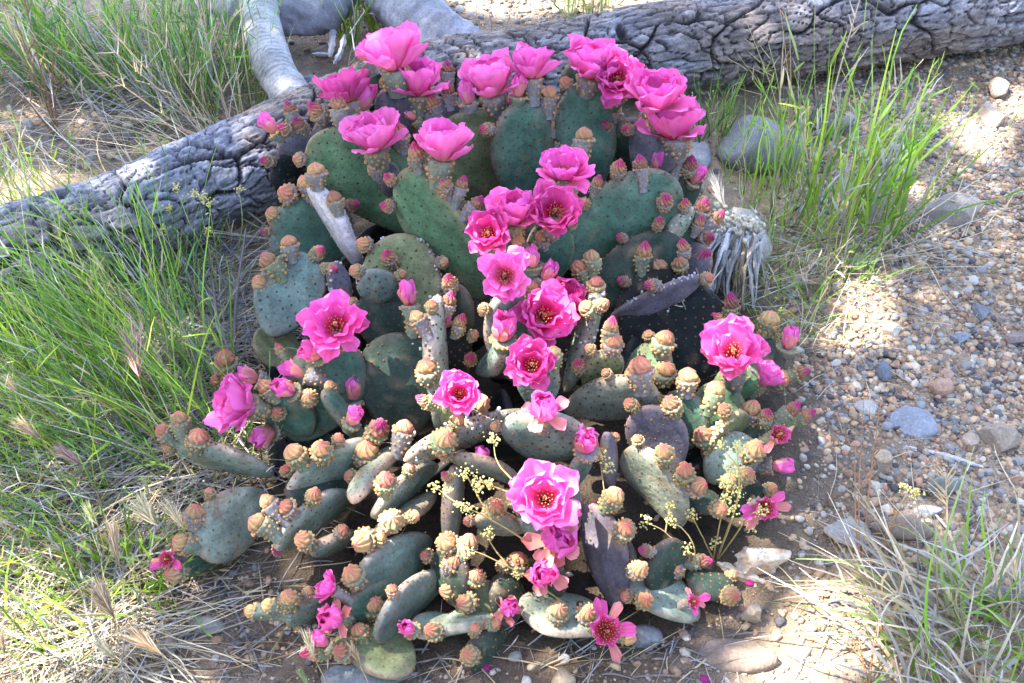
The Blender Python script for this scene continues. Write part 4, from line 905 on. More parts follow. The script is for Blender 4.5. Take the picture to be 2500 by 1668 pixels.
def blocker_shrub(x, y, rx, ry, h, label, seed, n=5200):  # unseen foliage added around the camera to cut low sky light
    r = np.random.default_rng(seed); base = np.array([x, y, float(gh(np.array(x), np.array(y)))])
    t = empty('blocker_shrub', base); tag(t, label, 'blocker_shrub', 'unseen foliage added to block low sky')
    D = r.normal(size=(n, 3)); D /= np.linalg.norm(D, axis=1)[:, None]; q = r.uniform(.35, 1, n) ** .6
    P = D * q[:, None] * np.array([rx, ry, h * .5]) * (1 + .18 * fbm(D * 2.5 + seed, seed, 3))[:, None] + np.array([0, 0, h * .54]); P = P[P[:, 2] > .05]; n = len(P)
    A = r.normal(size=(n, 3)); A /= np.linalg.norm(A, axis=1)[:, None]; B = r.normal(size=(n, 3)); B -= A * (A * B).sum(1)[:, None]; B /= np.linalg.norm(B, axis=1)[:, None]; sz = .05 * r.uniform(.6, 1.3, n)[:, None]
    V = np.stack([P - A * sz, P + B * sz * .5, P + A * sz, P - B * sz * .5], 1).reshape(-1, 3)
    o = link('crown', make_mesh('crown', V, np.arange(4 * n).reshape(-1, 4), np.repeat(np.array([.07, .10, .04]) * r.uniform(.6, 1.3, n)[:, None], 4, 0), False, M['leaf']), t); o['kind'] = 'stuff'
    for k in range(9):
        a = k * .7; e = np.array([math.cos(a) * rx * .7, math.sin(a) * ry * .7, h * r.uniform(.5, .85)])
        V, F = tube_arrays(smooth_curve([np.array([0, 0, -.05]), e * np.array([.35, .35, .5]), e], 10), np.linspace(.022, .005, 10), 6)
        link('stem', make_mesh('stem', V, F, np.broadcast_to(np.array([.14, .11, .09]), V.shape), True, M['wood']), t)
blocker_shrub(.2, -1.75, 3.4, .95, 3.2, 'tall dense foliage screen added behind the viewpoint to block low sky', 1, 9000)
blocker_shrub(-2.75, .6, .8, 1.9, 2.3, 'wide foliage screen added at the foot of the shade tree to block low sky', 2)
blocker_shrub(2.85, .6, .8, 2.0, 2.4, 'wide foliage screen added on the open gravel away from the tree to block low sky', 3)

# ================================================================== GRASSES AND WEEDS
def strands(mb, P0, D, L, droop, w, col, rr, segs=6, leaves=0, flat=True, curl=None):
    """many blades or stems at once: tapering ribbons (two crossed when not flat) with optional side leaflets"""
    P0 = np.asarray(P0, float); n = len(P0)
    if not n: return
    D = D / np.linalg.norm(D, axis=1)[:, None]; s = np.linspace(0, 1, segs + 1)[None, :, None]
    L = np.broadcast_to(L, n)[:, None, None]; droop = np.broadcast_to(droop, n)[:, None, None]; w = np.broadcast_to(w, n)[:, None, None]
    curl = np.zeros(n) if curl is None else curl
    side = rr.normal(size=(n, 3)); side -= D * (side * D).sum(1)[:, None]; side /= np.linalg.norm(side, axis=1)[:, None]
    wav = .03 * np.sin(s * rr.uniform(4, 9, n)[:, None, None] + rr.uniform(0, 6, n)[:, None, None])
    P = P0[:, None] + D[:, None] * L * s + np.array([0, 0, -1.0]) * droop * L * s ** 2 + side[:, None] * L * (curl[:, None, None] * s ** 2 + wav * s)
    T = np.gradient(P, axis=1); B = rr.normal(size=(n, 1, 3)); S = np.cross(T, B); S /= np.linalg.norm(S, axis=2)[..., None] + 1e-9
    ww = w / 2 * (1 - .85 * s ** 2) * np.minimum(1, .6 + 2 * s)
    C = np.broadcast_to(col, (n, 3))[:, None] * rr.uniform(.5, 1.3, n)[:, None, None] * (.75 + .5 * s)
    fc = grid_faces(segs + 1, 2); F = (fc[None] + (np.arange(n) * (segs + 1) * 2)[:, None, None]).reshape(-1, 4)
    Cc = np.repeat(C[:, :, None], 2, 2).reshape(-1, 3)
    mb.add(np.stack([P - S * ww, P + S * ww], 2).reshape(-1, 3), F, Cc)
    if not flat:
        S2 = np.cross(T, S); S2 /= np.linalg.norm(S2, axis=2)[..., None] + 1e-9
        mb.add(np.stack([P - S2 * ww, P + S2 * ww], 2).reshape(-1, 3), F, Cc)
    for k in range(leaves):
        i = rr.integers(1, segs + 1, n); q = P[np.arange(n), i]; t = T[np.arange(n), i]; t = t / np.linalg.norm(t, axis=1)[:, None]
        strands(mb, q, t + rr.normal(size=(n, 3)) * .38, L[:, 0, 0] * rr.uniform(.09, .24, n), rr.uniform(-.1, .25, n), w[:, 0, 0] * rr.uniform(.8, 1.2, n), col, rr, 3)
GREEN = (.22, .42, .05); LIME = (.40, .56, .07); DEEP = (.09, .25, .06); STRAW = (.52, .42, .26); SILVER = (.52, .50, .50); CREAM = (.72, .62, .46); RUST = (.36, .15, .07)
def tuft(name, label, cat, px, py, n, h, lean, spread, rad, cols_, w=.0020, leaves=0, droop=.12, seed=0, flat=True, curl=.1, hvar=.35, z0=0.0):
    cols = list(cols_) * 2 + [STRAW, SILVER, (.30, .40, .14)]; n = int(n * .68); spread = spread * 1.25; rad = rad * 1.15
    rr = np.random.default_rng(seed + 7000); p0 = ground_at(px, py); p0 = p0 + (0, 0, z0); mb = MB()
    a = rr.uniform(0, 6.28, n); q = np.sqrt(rr.uniform(size=n)) * rad; X, Y = p0[0] + q * np.cos(a), p0[1] + q * np.sin(a)
    D = np.stack([lean[0] + rr.normal(size=n) * spread + .3 * spread * np.cos(a), lean[1] + rr.normal(size=n) * spread + .3 * spread * np.sin(a), np.ones(n)], -1)
    strands(mb, np.stack([X, Y, gh(X, Y) - .004 + z0], -1), D, h * (1 - hvar * rr.uniform(size=n)), droop * rr.uniform(.2, 1.6, n), w * rr.uniform(.6, 1.35, n), np.array(cols)[rr.integers(len(cols), size=n)], rr, 7, leaves, flat, curl * rr.normal(size=n))
    root = empty(name, p0); tag(root, label, cat)
    for k in range(9):
        m1 = MB(); a = rr.uniform(0, 6.28, 1); X, Y = p0[0] + rad * .6 * np.cos(a), p0[1] + rad * .6 * np.sin(a)
        D = np.array([[lean[0] + rr.normal() * spread, lean[1] + rr.normal() * spread, 1.0]])
        strands(m1, np.stack([X, Y, gh(X, Y) - .004 + z0], -1), D, h * rr.uniform(.8, 1.1), droop * .6, w * 1.5, np.array(cols_)[rr.integers(len(cols_), size=1)], rr, 8, 0, True, curl * rr.normal(size=1))
        link('stem', m1.mesh('stem', M['grass'], True, p0), root)
    o = link('blades', mb.mesh('blades', M['grass'], True, p0), root); o['kind'] = 'stuff'
    return root
TUFTS = [
 ('weed', 'long fine bright green weed tuft arching from beside the pink side-facing flower', 'plant', 470, 1060, 230, .30, (-.55, .15), .22, .09, [GREEN, DEEP, LIME], dict(leaves=3, w=.0022)),
 ('weed', 'dense fine green weed tuft growing in front of the left log', 'plant', 330, 960, 260, .36, (-.50, .10), .24, .10, [GREEN, LIME, GREEN], dict(leaves=3, w=.0022)),
 ('weed', 'green weed tuft overlapping the lower edge of the left log', 'plant', 420, 790, 190, .30, (-.45, .15), .24, .08, [GREEN, DEEP], dict(leaves=3, w=.0015)),
 ('weed', 'bright lime weed tuft leaning away from the foxtails', 'plant', 170, 1010, 220, .28, (-.40, .1), .24, .10, [LIME, GREEN], dict(leaves=3, w=.0017)),
 ('weed', 'green weed tuft with curling side leaves above the dead straw mat', 'plant', 120, 1240, 190, .26, (-.45, .0), .28, .10, [LIME, GREEN, DEEP], dict(leaves=3, w=.0017)),
 ('weed', 'leafy sunlit green weed beneath the pale foxtail heads', 'plant', 300, 1440, 120, .12, (-.3, 0), .5, .07, [LIME, GREEN], dict(leaves=4, w=.0028)),
 ('weed', 'sunlit lime weed sprawling over bleached straw', 'plant', 130, 1500, 120, .14, (-.35, .1), .45, .09, [LIME, GREEN], dict(leaves=3, w=.0024)),
 ('weed', 'low leafy weed beside the lowest left buds', 'plant', 370, 1400, 70, .07, (0, 0), .6, .04, [LIME, GREEN], dict(leaves=4, w=.003)),
 ('weed', 'dark green weed filling the shade under the left pads', 'plant', 540, 1180, 110, .12, (-.2, 0), .5, .08, [DEEP, GREEN], dict(leaves=2, w=.0018)),
 ('weed', 'tall green weed behind the log next to the pale limb', 'plant', 560, 260, 170, .26, (.0, .05), .16, .08, [DEEP, GREEN], dict(leaves=2, w=.0026)),
 ('weed', 'broad green weed thicket behind the log among tall straw', 'plant', 430, 210, 190, .26, (-.05, .05), .18, .10, [GREEN, DEEP, GREEN], dict(leaves=3, w=.0030)),
 ('weed', 'leafy green weed standing over gravel behind the log', 'plant', 220, 215, 150, .26, (-.1, .05), .20, .09, [GREEN, DEEP], dict(leaves=4, w=.0034)),
 ('weed', 'bushy green weed in the gravel beyond the left log end', 'plant', 60, 170, 150, .26, (-.1, .05), .25, .10, [GREEN, DEEP, LIME], dict(leaves=4, w=.0034)),
 ('weed', 'thin lime weed at the far end of the left log', 'plant', 40, 560, 90, .22, (-.25, .1), .22, .08, [LIME, GREEN], dict(leaves=3, w=.0024)),
 ('weed', 'slender green sprig growing against the log beneath the pale limb', 'plant', 620, 470, 22, .16, (-.1, .1), .14, .02, [GREEN, LIME], dict(leaves=5, w=.0022)),
 ('weed', 'tall bright green sprigs rising from the sunny weed bed', 'plant', 2010, 560, 56, .36, (.02, .05), .13, .08, [LIME, GREEN], dict(leaves=4, w=.0042)),
 ('weed', 'bright green sprigs beside the dry forked stems', 'plant', 2130, 560, 44, .30, (.12, .05), .14, .06, [LIME, GREEN], dict(leaves=4, w=.0042)),
 ('weed', 'green sprigs in front of the speckled boulder', 'plant', 1860, 450, 50, .20, (-.02, .05), .14, .06, [GREEN, LIME], dict(leaves=4, w=.0026)),
 ('weed', 'dark green sprig between boulder and pink flowers', 'plant', 1735, 340, 40, .15, (.02, .05), .16, .03, [DEEP, GREEN], dict(leaves=4, w=.0026)),
 ('weed', 'low sunlit weed bed beside the bleached fibrous root', 'plant', 1900, 640, 220, .12, (.05, .0), .35, .10, [LIME, GREEN, CREAM], dict(leaves=3, w=.0024)),
 ('weed', 'thin weed carpet between sunlit sand and the pink flowers', 'plant', 1900, 760, 130, .09, (.0, .0), .45, .08, [LIME, GREEN, STRAW], dict(leaves=2, w=.0020)),
 ('weed', 'small olive weed twigs trailing into the sunlit sand', 'plant', 2080, 690, 24, .10, (.5, .1), .35, .03, [DEEP, GREEN], dict(leaves=4, w=.0022)),
 ('grass_clump', 'dry silvery grass clump with green blades in front of a grey stone', 'grass', 2400, 1610, 420, .20, (-.1, .1), .55, .10, [SILVER, CREAM, SILVER, STRAW, CREAM, GREEN], dict(w=.0036, droop=.45, curl=.3)),
 ('grass_clump', 'pale dry grass blades arching over the sunlit soil', 'grass', 2260, 1530, 90, .22, (-.75, .25), .40, .05, [CREAM, CREAM, STRAW], dict(w=.0034, droop=.5, curl=.3)),
 ('grass_tuft', 'arching tan dry grass stems over the left log beside the pale limb', 'grass', 570, 430, 70, .34, (-.75, .25), .28, .05, [STRAW, CREAM, STRAW, SILVER], dict(w=.0017, leaves=2, droop=.3, curl=.25)),
 ('grass_tuft', 'pale dry grass stems bent along the left log', 'grass', 330, 520, 60, .30, (-.8, .05), .35, .08, [CREAM, SILVER, STRAW], dict(w=.0016, leaves=2, droop=.4, curl=.3)),
 ('grass_tuft', 'tall straw stems standing among the weeds behind the log', 'grass', 400, 240, 60, .34, (-.15, .1), .25, .09, [STRAW, CREAM, STRAW], dict(w=.0018, leaves=2, droop=.2, curl=.2)),
 ('grass_tuft', 'grey dead grass stems in the dark gap left of the upper pads', 'grass', 600, 720, 60, .18, (-.1, .1), .5, .05, [SILVER, STRAW, (.26, .24, .23)], dict(w=.0014, leaves=2, droop=.4, curl=.3)),
 ('weed', 'green sprig in front of the bare grey limb', 'plant', 850, 110, 30, .16, (-.05, .05), .18, .02, [GREEN, LIME], dict(leaves=4, w=.0028)),
 ('weed', 'lime leafy sprig beside the tallest pink flower', 'plant', 925, 75, 26, .11, (.0, .05), .22, .02, [LIME], dict(leaves=5, w=.004)),
 ('weed', 'green grass tuft behind the top edge of the log', 'plant', 1430, 35, 90, .13, (.0, .1), .25, .05, [GREEN, STRAW, LIME], dict(leaves=2, w=.0028)),
 ('weed', 'grey-green weed beside the tan stones at the log', 'plant', 2000, 330, 40, .10, (0, .05), .3, .03, [(.16, .22, .15)], dict(leaves=3, w=.003)),
]
for k, (nm, lab, cat, px, py, n, h, lean, spr, rad, cols, kw) in enumerate(TUFTS):
    tuft(nm, lab, cat, px, py, n, h, lean, spr, rad, cols, seed=k, **kw)

def straw_mats():
    def mat_of(label, n, areas, seed, name='dry_straw', lo=.05, hi=.20, lift=.03, wid=.0016, cols=(SILVER, SILVER, STRAW, (.30, .28, .29), CREAM)):
        rr = np.random.default_rng(seed); mb = MB()
        ar = np.array(areas)[rr.integers(len(areas), size=n)]; px = rr.uniform(ar[:, 0], ar[:, 2]); py = rr.uniform(ar[:, 1], ar[:, 3])
        dirs = RT * ((px - PW / 2) / FPX)[:, None] + UP * ((PH / 2 - py) / FPX)[:, None] + FWD; P = CAMP + dirs * ((0 - CAM_H) / dirs[:, 2])[:, None]
        P[:, 2] = gh(P[:, 0], P[:, 1]) + rr.uniform(0, lift, n)
        a = rr.normal(size=n) * .8 + np.where(rr.uniform(size=n) < .5, 0, math.pi) + .4
        strands(mb, P, np.stack([np.cos(a), np.sin(a), rr.uniform(0, .3, n)], -1), rr.uniform(lo, hi, n), rr.uniform(.05, .3, n), wid * rr.uniform(.5, 1.5, n), np.array(cols)[rr.integers(len(cols), size=n)], rr, 5, 0, False, rr.normal(size=n) * .2)
        o = link(name, mb.mesh(name, M['straw'], True)); tag(o, label, 'straw', kind='stuff')
    mat_of('mat of dead grey straw under the green weeds', 1900, [(0, 720, 560, 1250), (0, 1000, 420, 1600), (380, 720, 640, 1250), (400, 600, 640, 900)], 1)
    mat_of('loose grey straw litter behind the log', 800, [(0, 180, 520, 420), (180, 60, 600, 300), (0, 60, 300, 250)], 2)
    mat_of('pale sunlit straw heap in the weeds', 420, [(0, 1450, 330, 1668), (60, 1520, 420, 1668)], 3, cols=(CREAM, SILVER, STRAW))
    mat_of('thin bleached straw scattered beside the cactus', 260, [(1760, 560, 2080, 900), (1950, 500, 2300, 720)], 4, cols=(CREAM, STRAW, SILVER), wid=.0012)
    mat_of('dead twig litter on bare soil under the front pads', 260, [(420, 1300, 900, 1668), (1000, 1560, 1800, 1668)], 5, lo=.02, hi=.10, cols=((.24, .21, .20), STRAW, SILVER), lift=.006)
    mat_of('scattered straw bits on the gravel', 120, [(1950, 700, 2500, 1668)], 6, lo=.015, hi=.09, cols=(SILVER, CREAM, STRAW), lift=.008, wid=.0013)
straw_mats()

def stems(name, label, cat, paths, col, w, mat_='straw', extra=None, n=14):
    """paths: list of [(px,py,z),...]; each path one stem mesh of the plant"""
    c = at_z(*paths[0][0]); root = empty(name, c); tag(root, label, cat)
    for P in paths:
        Q = smooth_curve([at_z(*p) for p in P], n); V, F = tube_arrays(Q, np.linspace(w, w * .45, n) / 2, 6)
        V = V + .0006 * np.stack([vnoise(V * 120 + k, k) for k in range(3)], -1)
        link('stem', make_mesh('stem', V - c, F, np.array(col) * (1 + .2 * fbm(V * 40, 3, 2))[:, None], True, M[mat_]), root)
    for (nm, me, mt) in (extra or []): link(nm, me, root, mtx=Matrix.Translation(-Vector(c)) @ mt)
    return root
def gz(px, py): return (px, py, float(ground_at(px, py)[2]) - .003)
# --- foxtail seed heads
def foxtail_mesh(seed, col, n=170, L=.055, spread=.50):
    rr = np.random.default_rng(seed); mb = MB()
    t = rr.uniform(0, .75, n); th = rr.uniform(0, 6.28, n); o = rr.uniform(.3, 1, n) * spread
    strands(mb, np.stack([t * 0, t * 0, t * L * .8], -1), np.stack([np.cos(th) * o, np.sin(th) * o, np.ones(n)], -1), L * rr.uniform(.35, .8, n), -.02, .0017, np.array(col), rr, 3)
    return mb.mesh('seed_head', M['straw'])
FOX = {k: [foxtail_mesh(10 * i + j, c) for j in range(3)] for i, (k, c) in enumerate(dict(tan=(.56, .40, .25), cream=(.66, .56, .36), rose=(.42, .25, .22), green=(.36, .40, .18), grey=(.50, .46, .42)).items())}
def foxtail(head, base, kind, scale, label, hz=.14, spread=1.0):
    """head: px of the seed head's foot; base: px where the stem meets the ground"""
    b = gz(*base[:2]); hx, hy, tx, ty = head
    P = [b, ((b[0] + hx) / 2 + 8, (b[1] + hy) / 2, hz * .55), (hx, hy, hz)]
    p = at_z(hx, hy, hz); t = at_z(tx, ty, hz + .02); d = t - p
    me = random.choice(FOX[kind]); L = np.linalg.norm(d) / .075 * scale
    return stems('foxtail', label, 'grass', [P], STRAW if kind != 'rose' else (.34, .22, .18), .0018, extra=[('seed_head', me, axis_matrix(p, d, random.uniform(0, 6), (L * spread, L * spread, L)))])
foxtail((340, 925, 312, 775), (420, 1200), 'rose', 1, 'rosy-brown foxtail head on a straight stem before the green weeds', .16)
foxtail((290, 1380, 268, 1250), (300, 1480), 'tan', 1, 'plump tan foxtail head with a single erect tuft', .12, .7)
foxtail((385, 1285, 310, 1200), (450, 1380), 'cream', 1, 'pale spiky foxtail head pointing at the peach buds, the more spread one', .09, 1.25)
foxtail((450, 1290, 390, 1210), (470, 1400), 'cream', 1, 'pale narrow foxtail head tucked against the spent pink flower', .08, 1.0)
foxtail((280, 1510, 215, 1400), (310, 1640), 'tan', 1, 'sunlit golden foxtail head above the lime weed', .10, 1.1)
foxtail((395, 1600, 285, 1520), (520, 1690), 'tan', 1, 'golden foxtail head on a long slanting stem over bare soil', .06, 1.0)
foxtail((285, 1610, 215, 1545), (330, 1700), 'cream', 1, 'small cream foxtail head touching the sunlit straw', .07, 1.0)
foxtail((105, 1075, 20, 1015), (170, 1200), 'tan', 1, 'brown foxtail head in the left weeds with a plume of hairs', .18, .9)
foxtail((200, 1135, 120, 1080), (260, 1290), 'rose', 1, 'reddish foxtail head on a thin bent stem', .15, .9)
foxtail((45, 960, 0, 905), (120, 1120), 'tan', .9, 'blurry tan foxtail head at the weed edge', .2, .8)
foxtail((240, 1285, 200, 1215), (250, 1390), 'green', 1, 'green unripe foxtail head above the straw mat', .13, .8)
foxtail((365, 1215, 345, 1150), (380, 1330), 'green', .9, 'slim green foxtail head behind pale foxtails', .12, .6)
foxtail((768, 1610, 740, 1525), (800, 1700), 'cream', 1, 'yellow-green foxtail head before the magenta closed bloom', .06, .8)
foxtail((880, 1625, 845, 1555), (900, 1710), 'tan', 1, 'golden foxtail head before the lowest olive pad', .05, .8)
foxtail((755, 1680, 725, 1625), (770, 1720), 'green', 1, 'yellow-green foxtail tip rising from below the long grey stone', .05, .8)
foxtail((1768, 505, 1735, 410), (1790, 570), 'grey', 1, 'silvery foxtail spray beside withered flowers and bleached root', .09, .8)
foxtail((2480, 1420, 2470, 1340), (2470, 1560), 'cream', .9, 'cream foxtail head over the dry grass clump', .12, .7)
foxtail((2325, 1470, 2300, 1410), (2360, 1600), 'cream', .7, 'short cream foxtail spike in the dry grass clump', .08, .7)
foxtail((10, 1600, 0, 1530), (30, 1690), 'tan', 1, 'tan foxtail head leaning out over sunlit straw', .1, .8)

# --- dry forked stems on the right, woody twigs on the left
def fork(name, label, cat, base, tips, col, w, zt, twigs=4, seed=0):
    rr = random.Random(seed); b = gz(*base); paths = []
    for (tx, ty, *zz) in tips:
        z = zz[0] if zz else zt
        m = ((b[0] + tx) / 2 + rr.uniform(-14, 14), (b[1] + ty) / 2 + rr.uniform(-10, 10), z * .55)
        paths.append([b, m, (tx, ty, z)])
        for k in range(twigs):
            f = rr.uniform(.45, .95); qx, qy, qz = b[0] + (tx - b[0]) * f, b[1] + (ty - b[1]) * f, b[2] + (z - b[2]) * f
            if f > .5: pass
            l = rr.uniform(25, 60); a = math.atan2(ty - b[1], tx - b[0]) + rr.choice([-.6, .6, -.9, .9])
            paths.append([(qx, qy, qz), (qx + l * .5 * math.cos(a), qy + l * .5 * math.sin(a) - 3, qz + .005), (qx + l * math.cos(a), qy + l * math.sin(a) - 6, qz + .01)])
    return stems(name, label, cat, paths, col, w)
fork('dry_stalk', 'tan dry stalk with short side twigs rising above the green sprigs', 'stalk', (1985, 470), [(2100, -5, .24)], (.46, .36, .25), .0035, .24, 7, 1)
fork('dry_stalk', 'tan dry stalk with hooked twigs leaning over gravel', 'stalk', (1960, 420), [(2255, 145, .12)], (.48, .38, .27), .0035, .12, 6, 2)
fork('dry_stalk', 'long forked straw-coloured stalk sprawling across the right gravel', 'stalk', (2090, 640), [(2480, 380, .05), (2440, 300, .06), (2330, 380, .05), (2490, 500, .03), (2420, 560, .02)], (.52, .43, .30), .0026, .05, 4, 3)
fork('dry_stalk', 'thin dry stalk bent over the sunlit sand', 'stalk', (1890, 690), [(2330, 610, .03), (2160, 700, .02), (2080, 590, .04)], (.56, .48, .34), .0022, .03, 3, 4)
fork('dry_stalk', 'fine reddish stalk standing before the log above the boulder', 'stalk', (1930, 380), [(1925, 0, .22), (1900, -10, .22)], (.42, .26, .14), .0024, .2, 1, 5)
fork('dry_stalk', 'slender yellowish stalk with tiny pale buds before the log', 'stalk', (1915, 330), [(1865, 60, .16), (1825, 60, .16), (1800, 130, .14)], (.46, .40, .20), .0022, .15, 3, 6)
fork('dry_stalk', 'straight green-brown stalk crossing the log', 'stalk', (1995, 300), [(1990, 0, .18)], (.34, .34, .16), .0022, .18, 0, 7)
fork('dry_stalk', 'rust-red forked stem with few yellow tufts on gravel', 'stalk', (2100, 1420), [(2110, 960, .10), (2150, 980, .10), (2090, 1040, .09), (2210, 1210, .06), (2065, 1275, .05)], (.44, .22, .11), .0022, .09, 2, 8)
fork('dry_stalk', 'small rust-red stem at the edge of the sunlit soil', 'stalk', (2120, 1690), [(2095, 1540, .05), (2145, 1510, .06)], (.42, .20, .10), .0028, .05, 2, 9)
fork('dry_stalk', 'small golden seed spike standing on the gravel', 'stalk', (2312, 1300), [(2308, 1155, .05)], (.62, .46, .26), .0022, .05, 14, 10)
fork('dry_stalk', 'reddish-brown forked weed stem with yellow-green shoots', 'stalk', (145, 350), [(60, 0, .2), (135, 60, .18), (0, 160, .14), (35, 40, .2), (150, 180, .1)], (.26, .14, .08), .004, .18, 2, 11)
fork('dry_stalk', 'spray of tan dry stems arching over the left log', 'stalk', (600, 420), [(220, 20, .26), (330, 0, .26), (260, 110, .22), (480, 0, .26), (230, 160, .20)], (.50, .38, .24), .0026, .24, 6, 12)
fork('dry_stalk', 'pale horizontal stems stretching across the left log', 'stalk', (700, 590), [(120, 490, .16), (180, 540, .14), (350, 330, .18), (230, 360, .18), (60, 560, .14)], (.52, .45, .36), .0028, .15, 3, 13)
fork('dead_twig', 'dark grey woody twig arching beside the left pads', 'twig', (570, 890), [(520, 690, .09), (600, 560, .12), (440, 620, .10)], (.22, .19, .18), .006, .1, 4, 14)
fork('dead_twig', 'grey twig stretching from the left pads into the weeds', 'twig', (590, 1000), [(280, 1190, .03), (380, 1060, .04), (350, 1110, .03)], (.30, .27, .27), .005, .03, 3, 15)
fork('dead_twig', 'grey twig lying on bare soil below the left pads', 'twig', (500, 1470), [(440, 1590, .01), (570, 1480, .012)], (.30, .27, .27), .004, .01, 2, 16)
fork('dead_twig', 'long grey twig under the lower left buds', 'twig', (545, 1420), [(640, 1640, .01), (760, 1530, .012)], (.28, .25, .26), .004, .01, 2, 17)
fork('dead_twig', 'pale twig forked in front of the dark right pad', 'twig', (1720, 800), [(1665, 735, .14), (1735, 660, .15), (1700, 655, .16)], (.56, .50, .40), .0028, .14, 2, 18)
fork('dry_stalk', 'orange creeping stem on soil beside the magenta closed bloom', 'stalk', (760, 1580), [(510, 1640, .012), (580, 1570, .015)], (.50, .30, .14), .002, .012, 2, 19)
fork('dry_stalk', 'pale broken stem fork pushing out from under the tan pad', 'stalk', (495, 1380), [(620, 1465, .015), (560, 1440, .02)], (.60, .48, .30), .003, .015, 2, 20)
fork('dry_stalk', 'white dry stems standing behind the top pink flowers', 'stalk', (1195, 130), [(1160, -10, .2), (1250, 0, .18), (1190, 20, .15)], (.62, .56, .50), .0022, .18, 1, 21)
fork('dry_stalk', 'white dry stem beside the purple-tinged flower', 'stalk', (850, 160), [(858, -10, .2), (868, 120, .14)], (.64, .58, .52), .0026, .18, 1, 22)
# --- yellow-flowered wiry plants
def yellow_tufts(pts, seed, col=(.62, .54, .20)):
    rr = np.random.default_rng(seed); mb = MB(); Vi, Fi = ICO[1]
    for (px, py, z) in pts:
        c = at_z(px, py, z)
        for k in range(30): mb.add(Vi * rr.uniform(.0007, .0018) * rr.uniform(.6, 1.4, 3) + c + rr.normal(size=3) * .0040, Fi, np.array(col) * rr.uniform(.75, 1.25))
    return mb.mesh('flower_cluster', M['areole'])
def wiry(label, paths, tufts_, seed, col=(.46, .36, .14)):
    return stems('wiry_plant', label, 'plant', paths, col, .0022, extra=[('flower_cluster', yellow_tufts([t], seed + k), Matrix.Identity(4)) for k, t in enumerate(tufts_)])
wiry('wiry stem with pale yellow flower clusters trailing over the middle pads', [[(1330, 1350, .10), (1200, 1270, .15), (1110, 1225, .17), (1065, 1190, .17)], [(1200, 1270, .15), (1150, 1180, .18), (1135, 1150, .19)], [(1260, 1180, .18), (1215, 1130, .19), (1205, 1070, .205)], [(1240, 1200, .17), (1170, 1175, .185)]],
     [(1065, 1190, .172), (1090, 1200, .172), (1135, 1158, .19), (1205, 1072, .206), (1165, 1172, .186), (1125, 1235, .17), (1195, 1180, .186), (1150, 1245, .166), (1165, 1190, .185)], 1)
wiry('wiry yellow stem hanging in front of the lower middle pads', [[(1375, 1470, .05), (1270, 1400, .08), (1170, 1350, .11), (1140, 1350, .115)], [(1240, 1380, .09), (1200, 1330, .11), (1190, 1300, .12)]], [(1140, 1348, .116), (1190, 1300, .12), (1262, 1400, .085)], 20)
wiry('dense golden wiry plant with fuzzy yellow clusters beside the right buds', [[gz(1740, 1370), (1765, 1240, .10), (1785, 1150, .14)], [gz(1750, 1370), (1800, 1220, .12), (1800, 1090, .16)], [gz(1745, 1375), (1710, 1300, .06), (1690, 1260, .09)], [gz(1752, 1368), (1830, 1260, .08), (1860, 1255, .09)], [gz(1748, 1368), (1810, 1180, .12), (1760, 1085, .16)]],
     [(1785, 1150, .142), (1770, 1180, .13), (1800, 1090, .162), (1690, 1255, .09), (1860, 1250, .092), (1775, 1215, .12), (1790, 1240, .11), (1760, 1085, .162), (1800, 1200, .12), (1830, 1290, .06), (1745, 1325, .04)], 40)
wiry('sparse wiry stems with tiny cream clusters among the lower right buds', [[gz(1600, 1470), (1650, 1350, .07), (1625, 1300, .09), (1575, 1275, .1)], [gz(1700, 1440), (1695, 1340, .07), (1670, 1295, .09), (1640, 1275, .1)], [(1625, 1300, .09), (1635, 1240, .11)], [gz(1500, 1390), (1480, 1240, .13), (1465, 1120, .16)]],
     [(1575, 1275, .1), (1640, 1272, .1), (1635, 1235, .112), (1675, 1340, .07), (1465, 1118, .162), (1485, 1140, .15)], 60, (.42, .30, .14))
wiry('yellow-green clustered weed against the left log', [[gz(545, 720), (520, 560, .12), (510, 500, .16)], [gz(550, 720), (470, 560, .12), (430, 460, .16)], [gz(560, 700), (590, 560, .1), (585, 470, .14)]], [(510, 498, .16), (495, 480, .16), (470, 470, .16), (412, 510, .14), (430, 458, .16), (400, 560, .12), (510, 565, .12), (585, 465, .14)], 80, (.36, .40, .16))
yb = wiry('small yellow-tufted sprig on the gravel among rust-red stems', [[gz(2150, 1330), (2185, 1260, .05), (2215, 1200, .07)]], [(2205, 1190, .072), (2225, 1200, .07), (2240, 1205, .068)], 90)

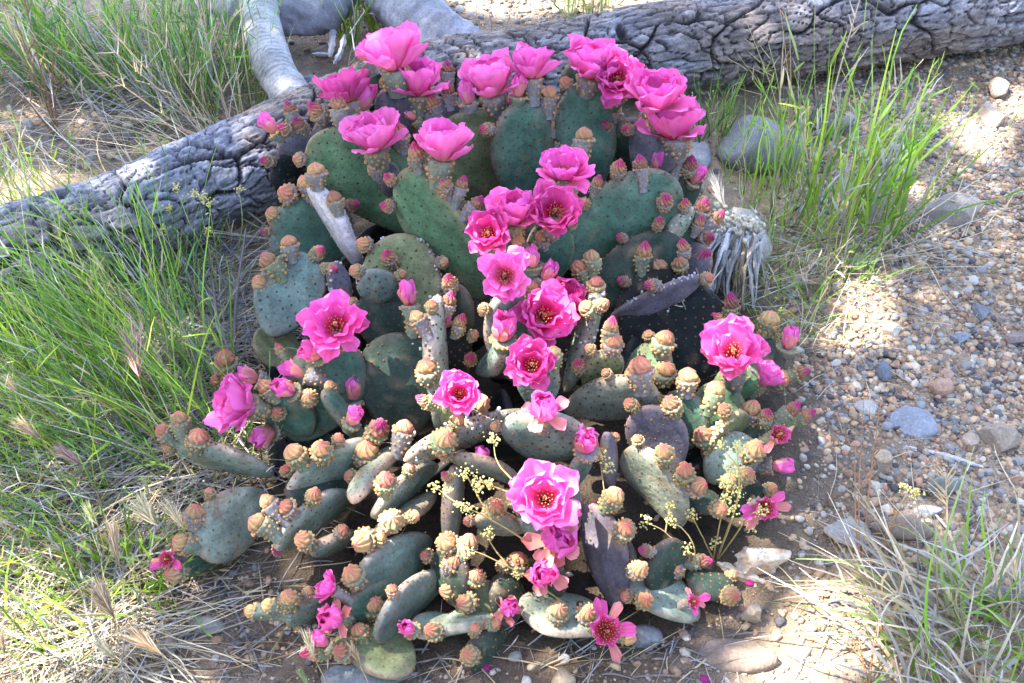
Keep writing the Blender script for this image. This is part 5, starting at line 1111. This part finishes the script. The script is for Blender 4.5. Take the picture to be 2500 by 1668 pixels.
# --- bleached fibrous root
def fibrous_root():
    c = ground_at(1800, 660); root = empty('weathered_root', c); tag(root, 'bleached fibrous root stump with frayed grey strips beside the cactus', 'root')
    rr = np.random.default_rng(5)
    V, F = stone_shape(3, 4242, 4, .25, .6); V = V * np.array([.050, .060, .045]); p = at_z(1805, 590, .035) - c
    link('core', make_mesh('core', V + p, F, np.array([.34, .31, .28]) * (1 + .3 * fbm(V * 60, 3, 3))[:, None], True, M['wood']), root)
    for k in range(78):
        t = (k + rr.uniform(-3, 3)) / 77; x0 = 1750 + 110 * t + rr.normal() * 8; y0 = 545 + 25 * rr.uniform() + 30 * abs(t - .4)
        x1 = 1695 + 150 * t + rr.normal() * 26; y1 = 640 + 100 * rr.uniform() + 20 * t
        z0, zm, z1 = rr.uniform(.07, .10), rr.uniform(.055, .085), rr.uniform(.01, .03)
        P = smooth_curve([at_z(x0, y0, z0), at_z((x0 + x1) / 2 + rr.normal() * 6 - 6, (y0 + y1) / 2 - 12, zm), at_z(x1, y1, z1)], 9)
        V, F = tube_arrays(P, rr.uniform(.0016, .0042) * np.array([.5, .9, 1, 1, 1, .9, .8, .6, .3]), 5)
        V += .004 * np.stack([vnoise(V * 55 + j + k, j) for j in range(3)], -1)
        link('fibre', make_mesh('fibre', V - c, F, (np.array([.46, .45, .45]) if rr.uniform() < .7 else np.array([.30, .24, .18])) * rr.uniform(.55, 1.2), True, M['wood']), root)
    mb = MB(); Vi, Fi = ICO[1]
    for k in range(160):
        q = at_z(1790 + rr.normal() * 38, 545 + rr.normal() * 16, .085 + rr.normal() * .008); mb.add(Vi * rr.uniform(.002, .005) * rr.uniform(.6, 1.4, 3) + q - c, Fi, np.array([.58, .52, .40]) * rr.uniform(.7, 1.2))
    o = link('pith_crumbs', mb.mesh('pith_crumbs', M['wood']), root); o['kind'] = 'stuff'
fibrous_root()
# --- fallen petals
for (px, py, lab) in ((1830, 1425, 'shrivelled magenta petal on soil by the tan wood chip'), (2195, 1380, 'shrivelled magenta petal between rust-red stem and dry grass'), (2165, 700, None), (1185, 1632, 'tiny magenta petal on soil by the lowest dark pad'), (1720, 1660, 'tiny magenta petal on bare soil near the sunlit ground')):
    if not lab: continue
    p = ground_at(px, py); V, F = stone_shape(2, px, 4, .4, .6); V = V * np.array([.006, .005, .002])
    o = link('fallen_petal', make_mesh('fallen_petal', V, F, np.broadcast_to(np.array([.40, .03, .20]), V.shape), True, M['petal']), loc=p + (0, 0, .002)); tag(o, lab, 'petal')
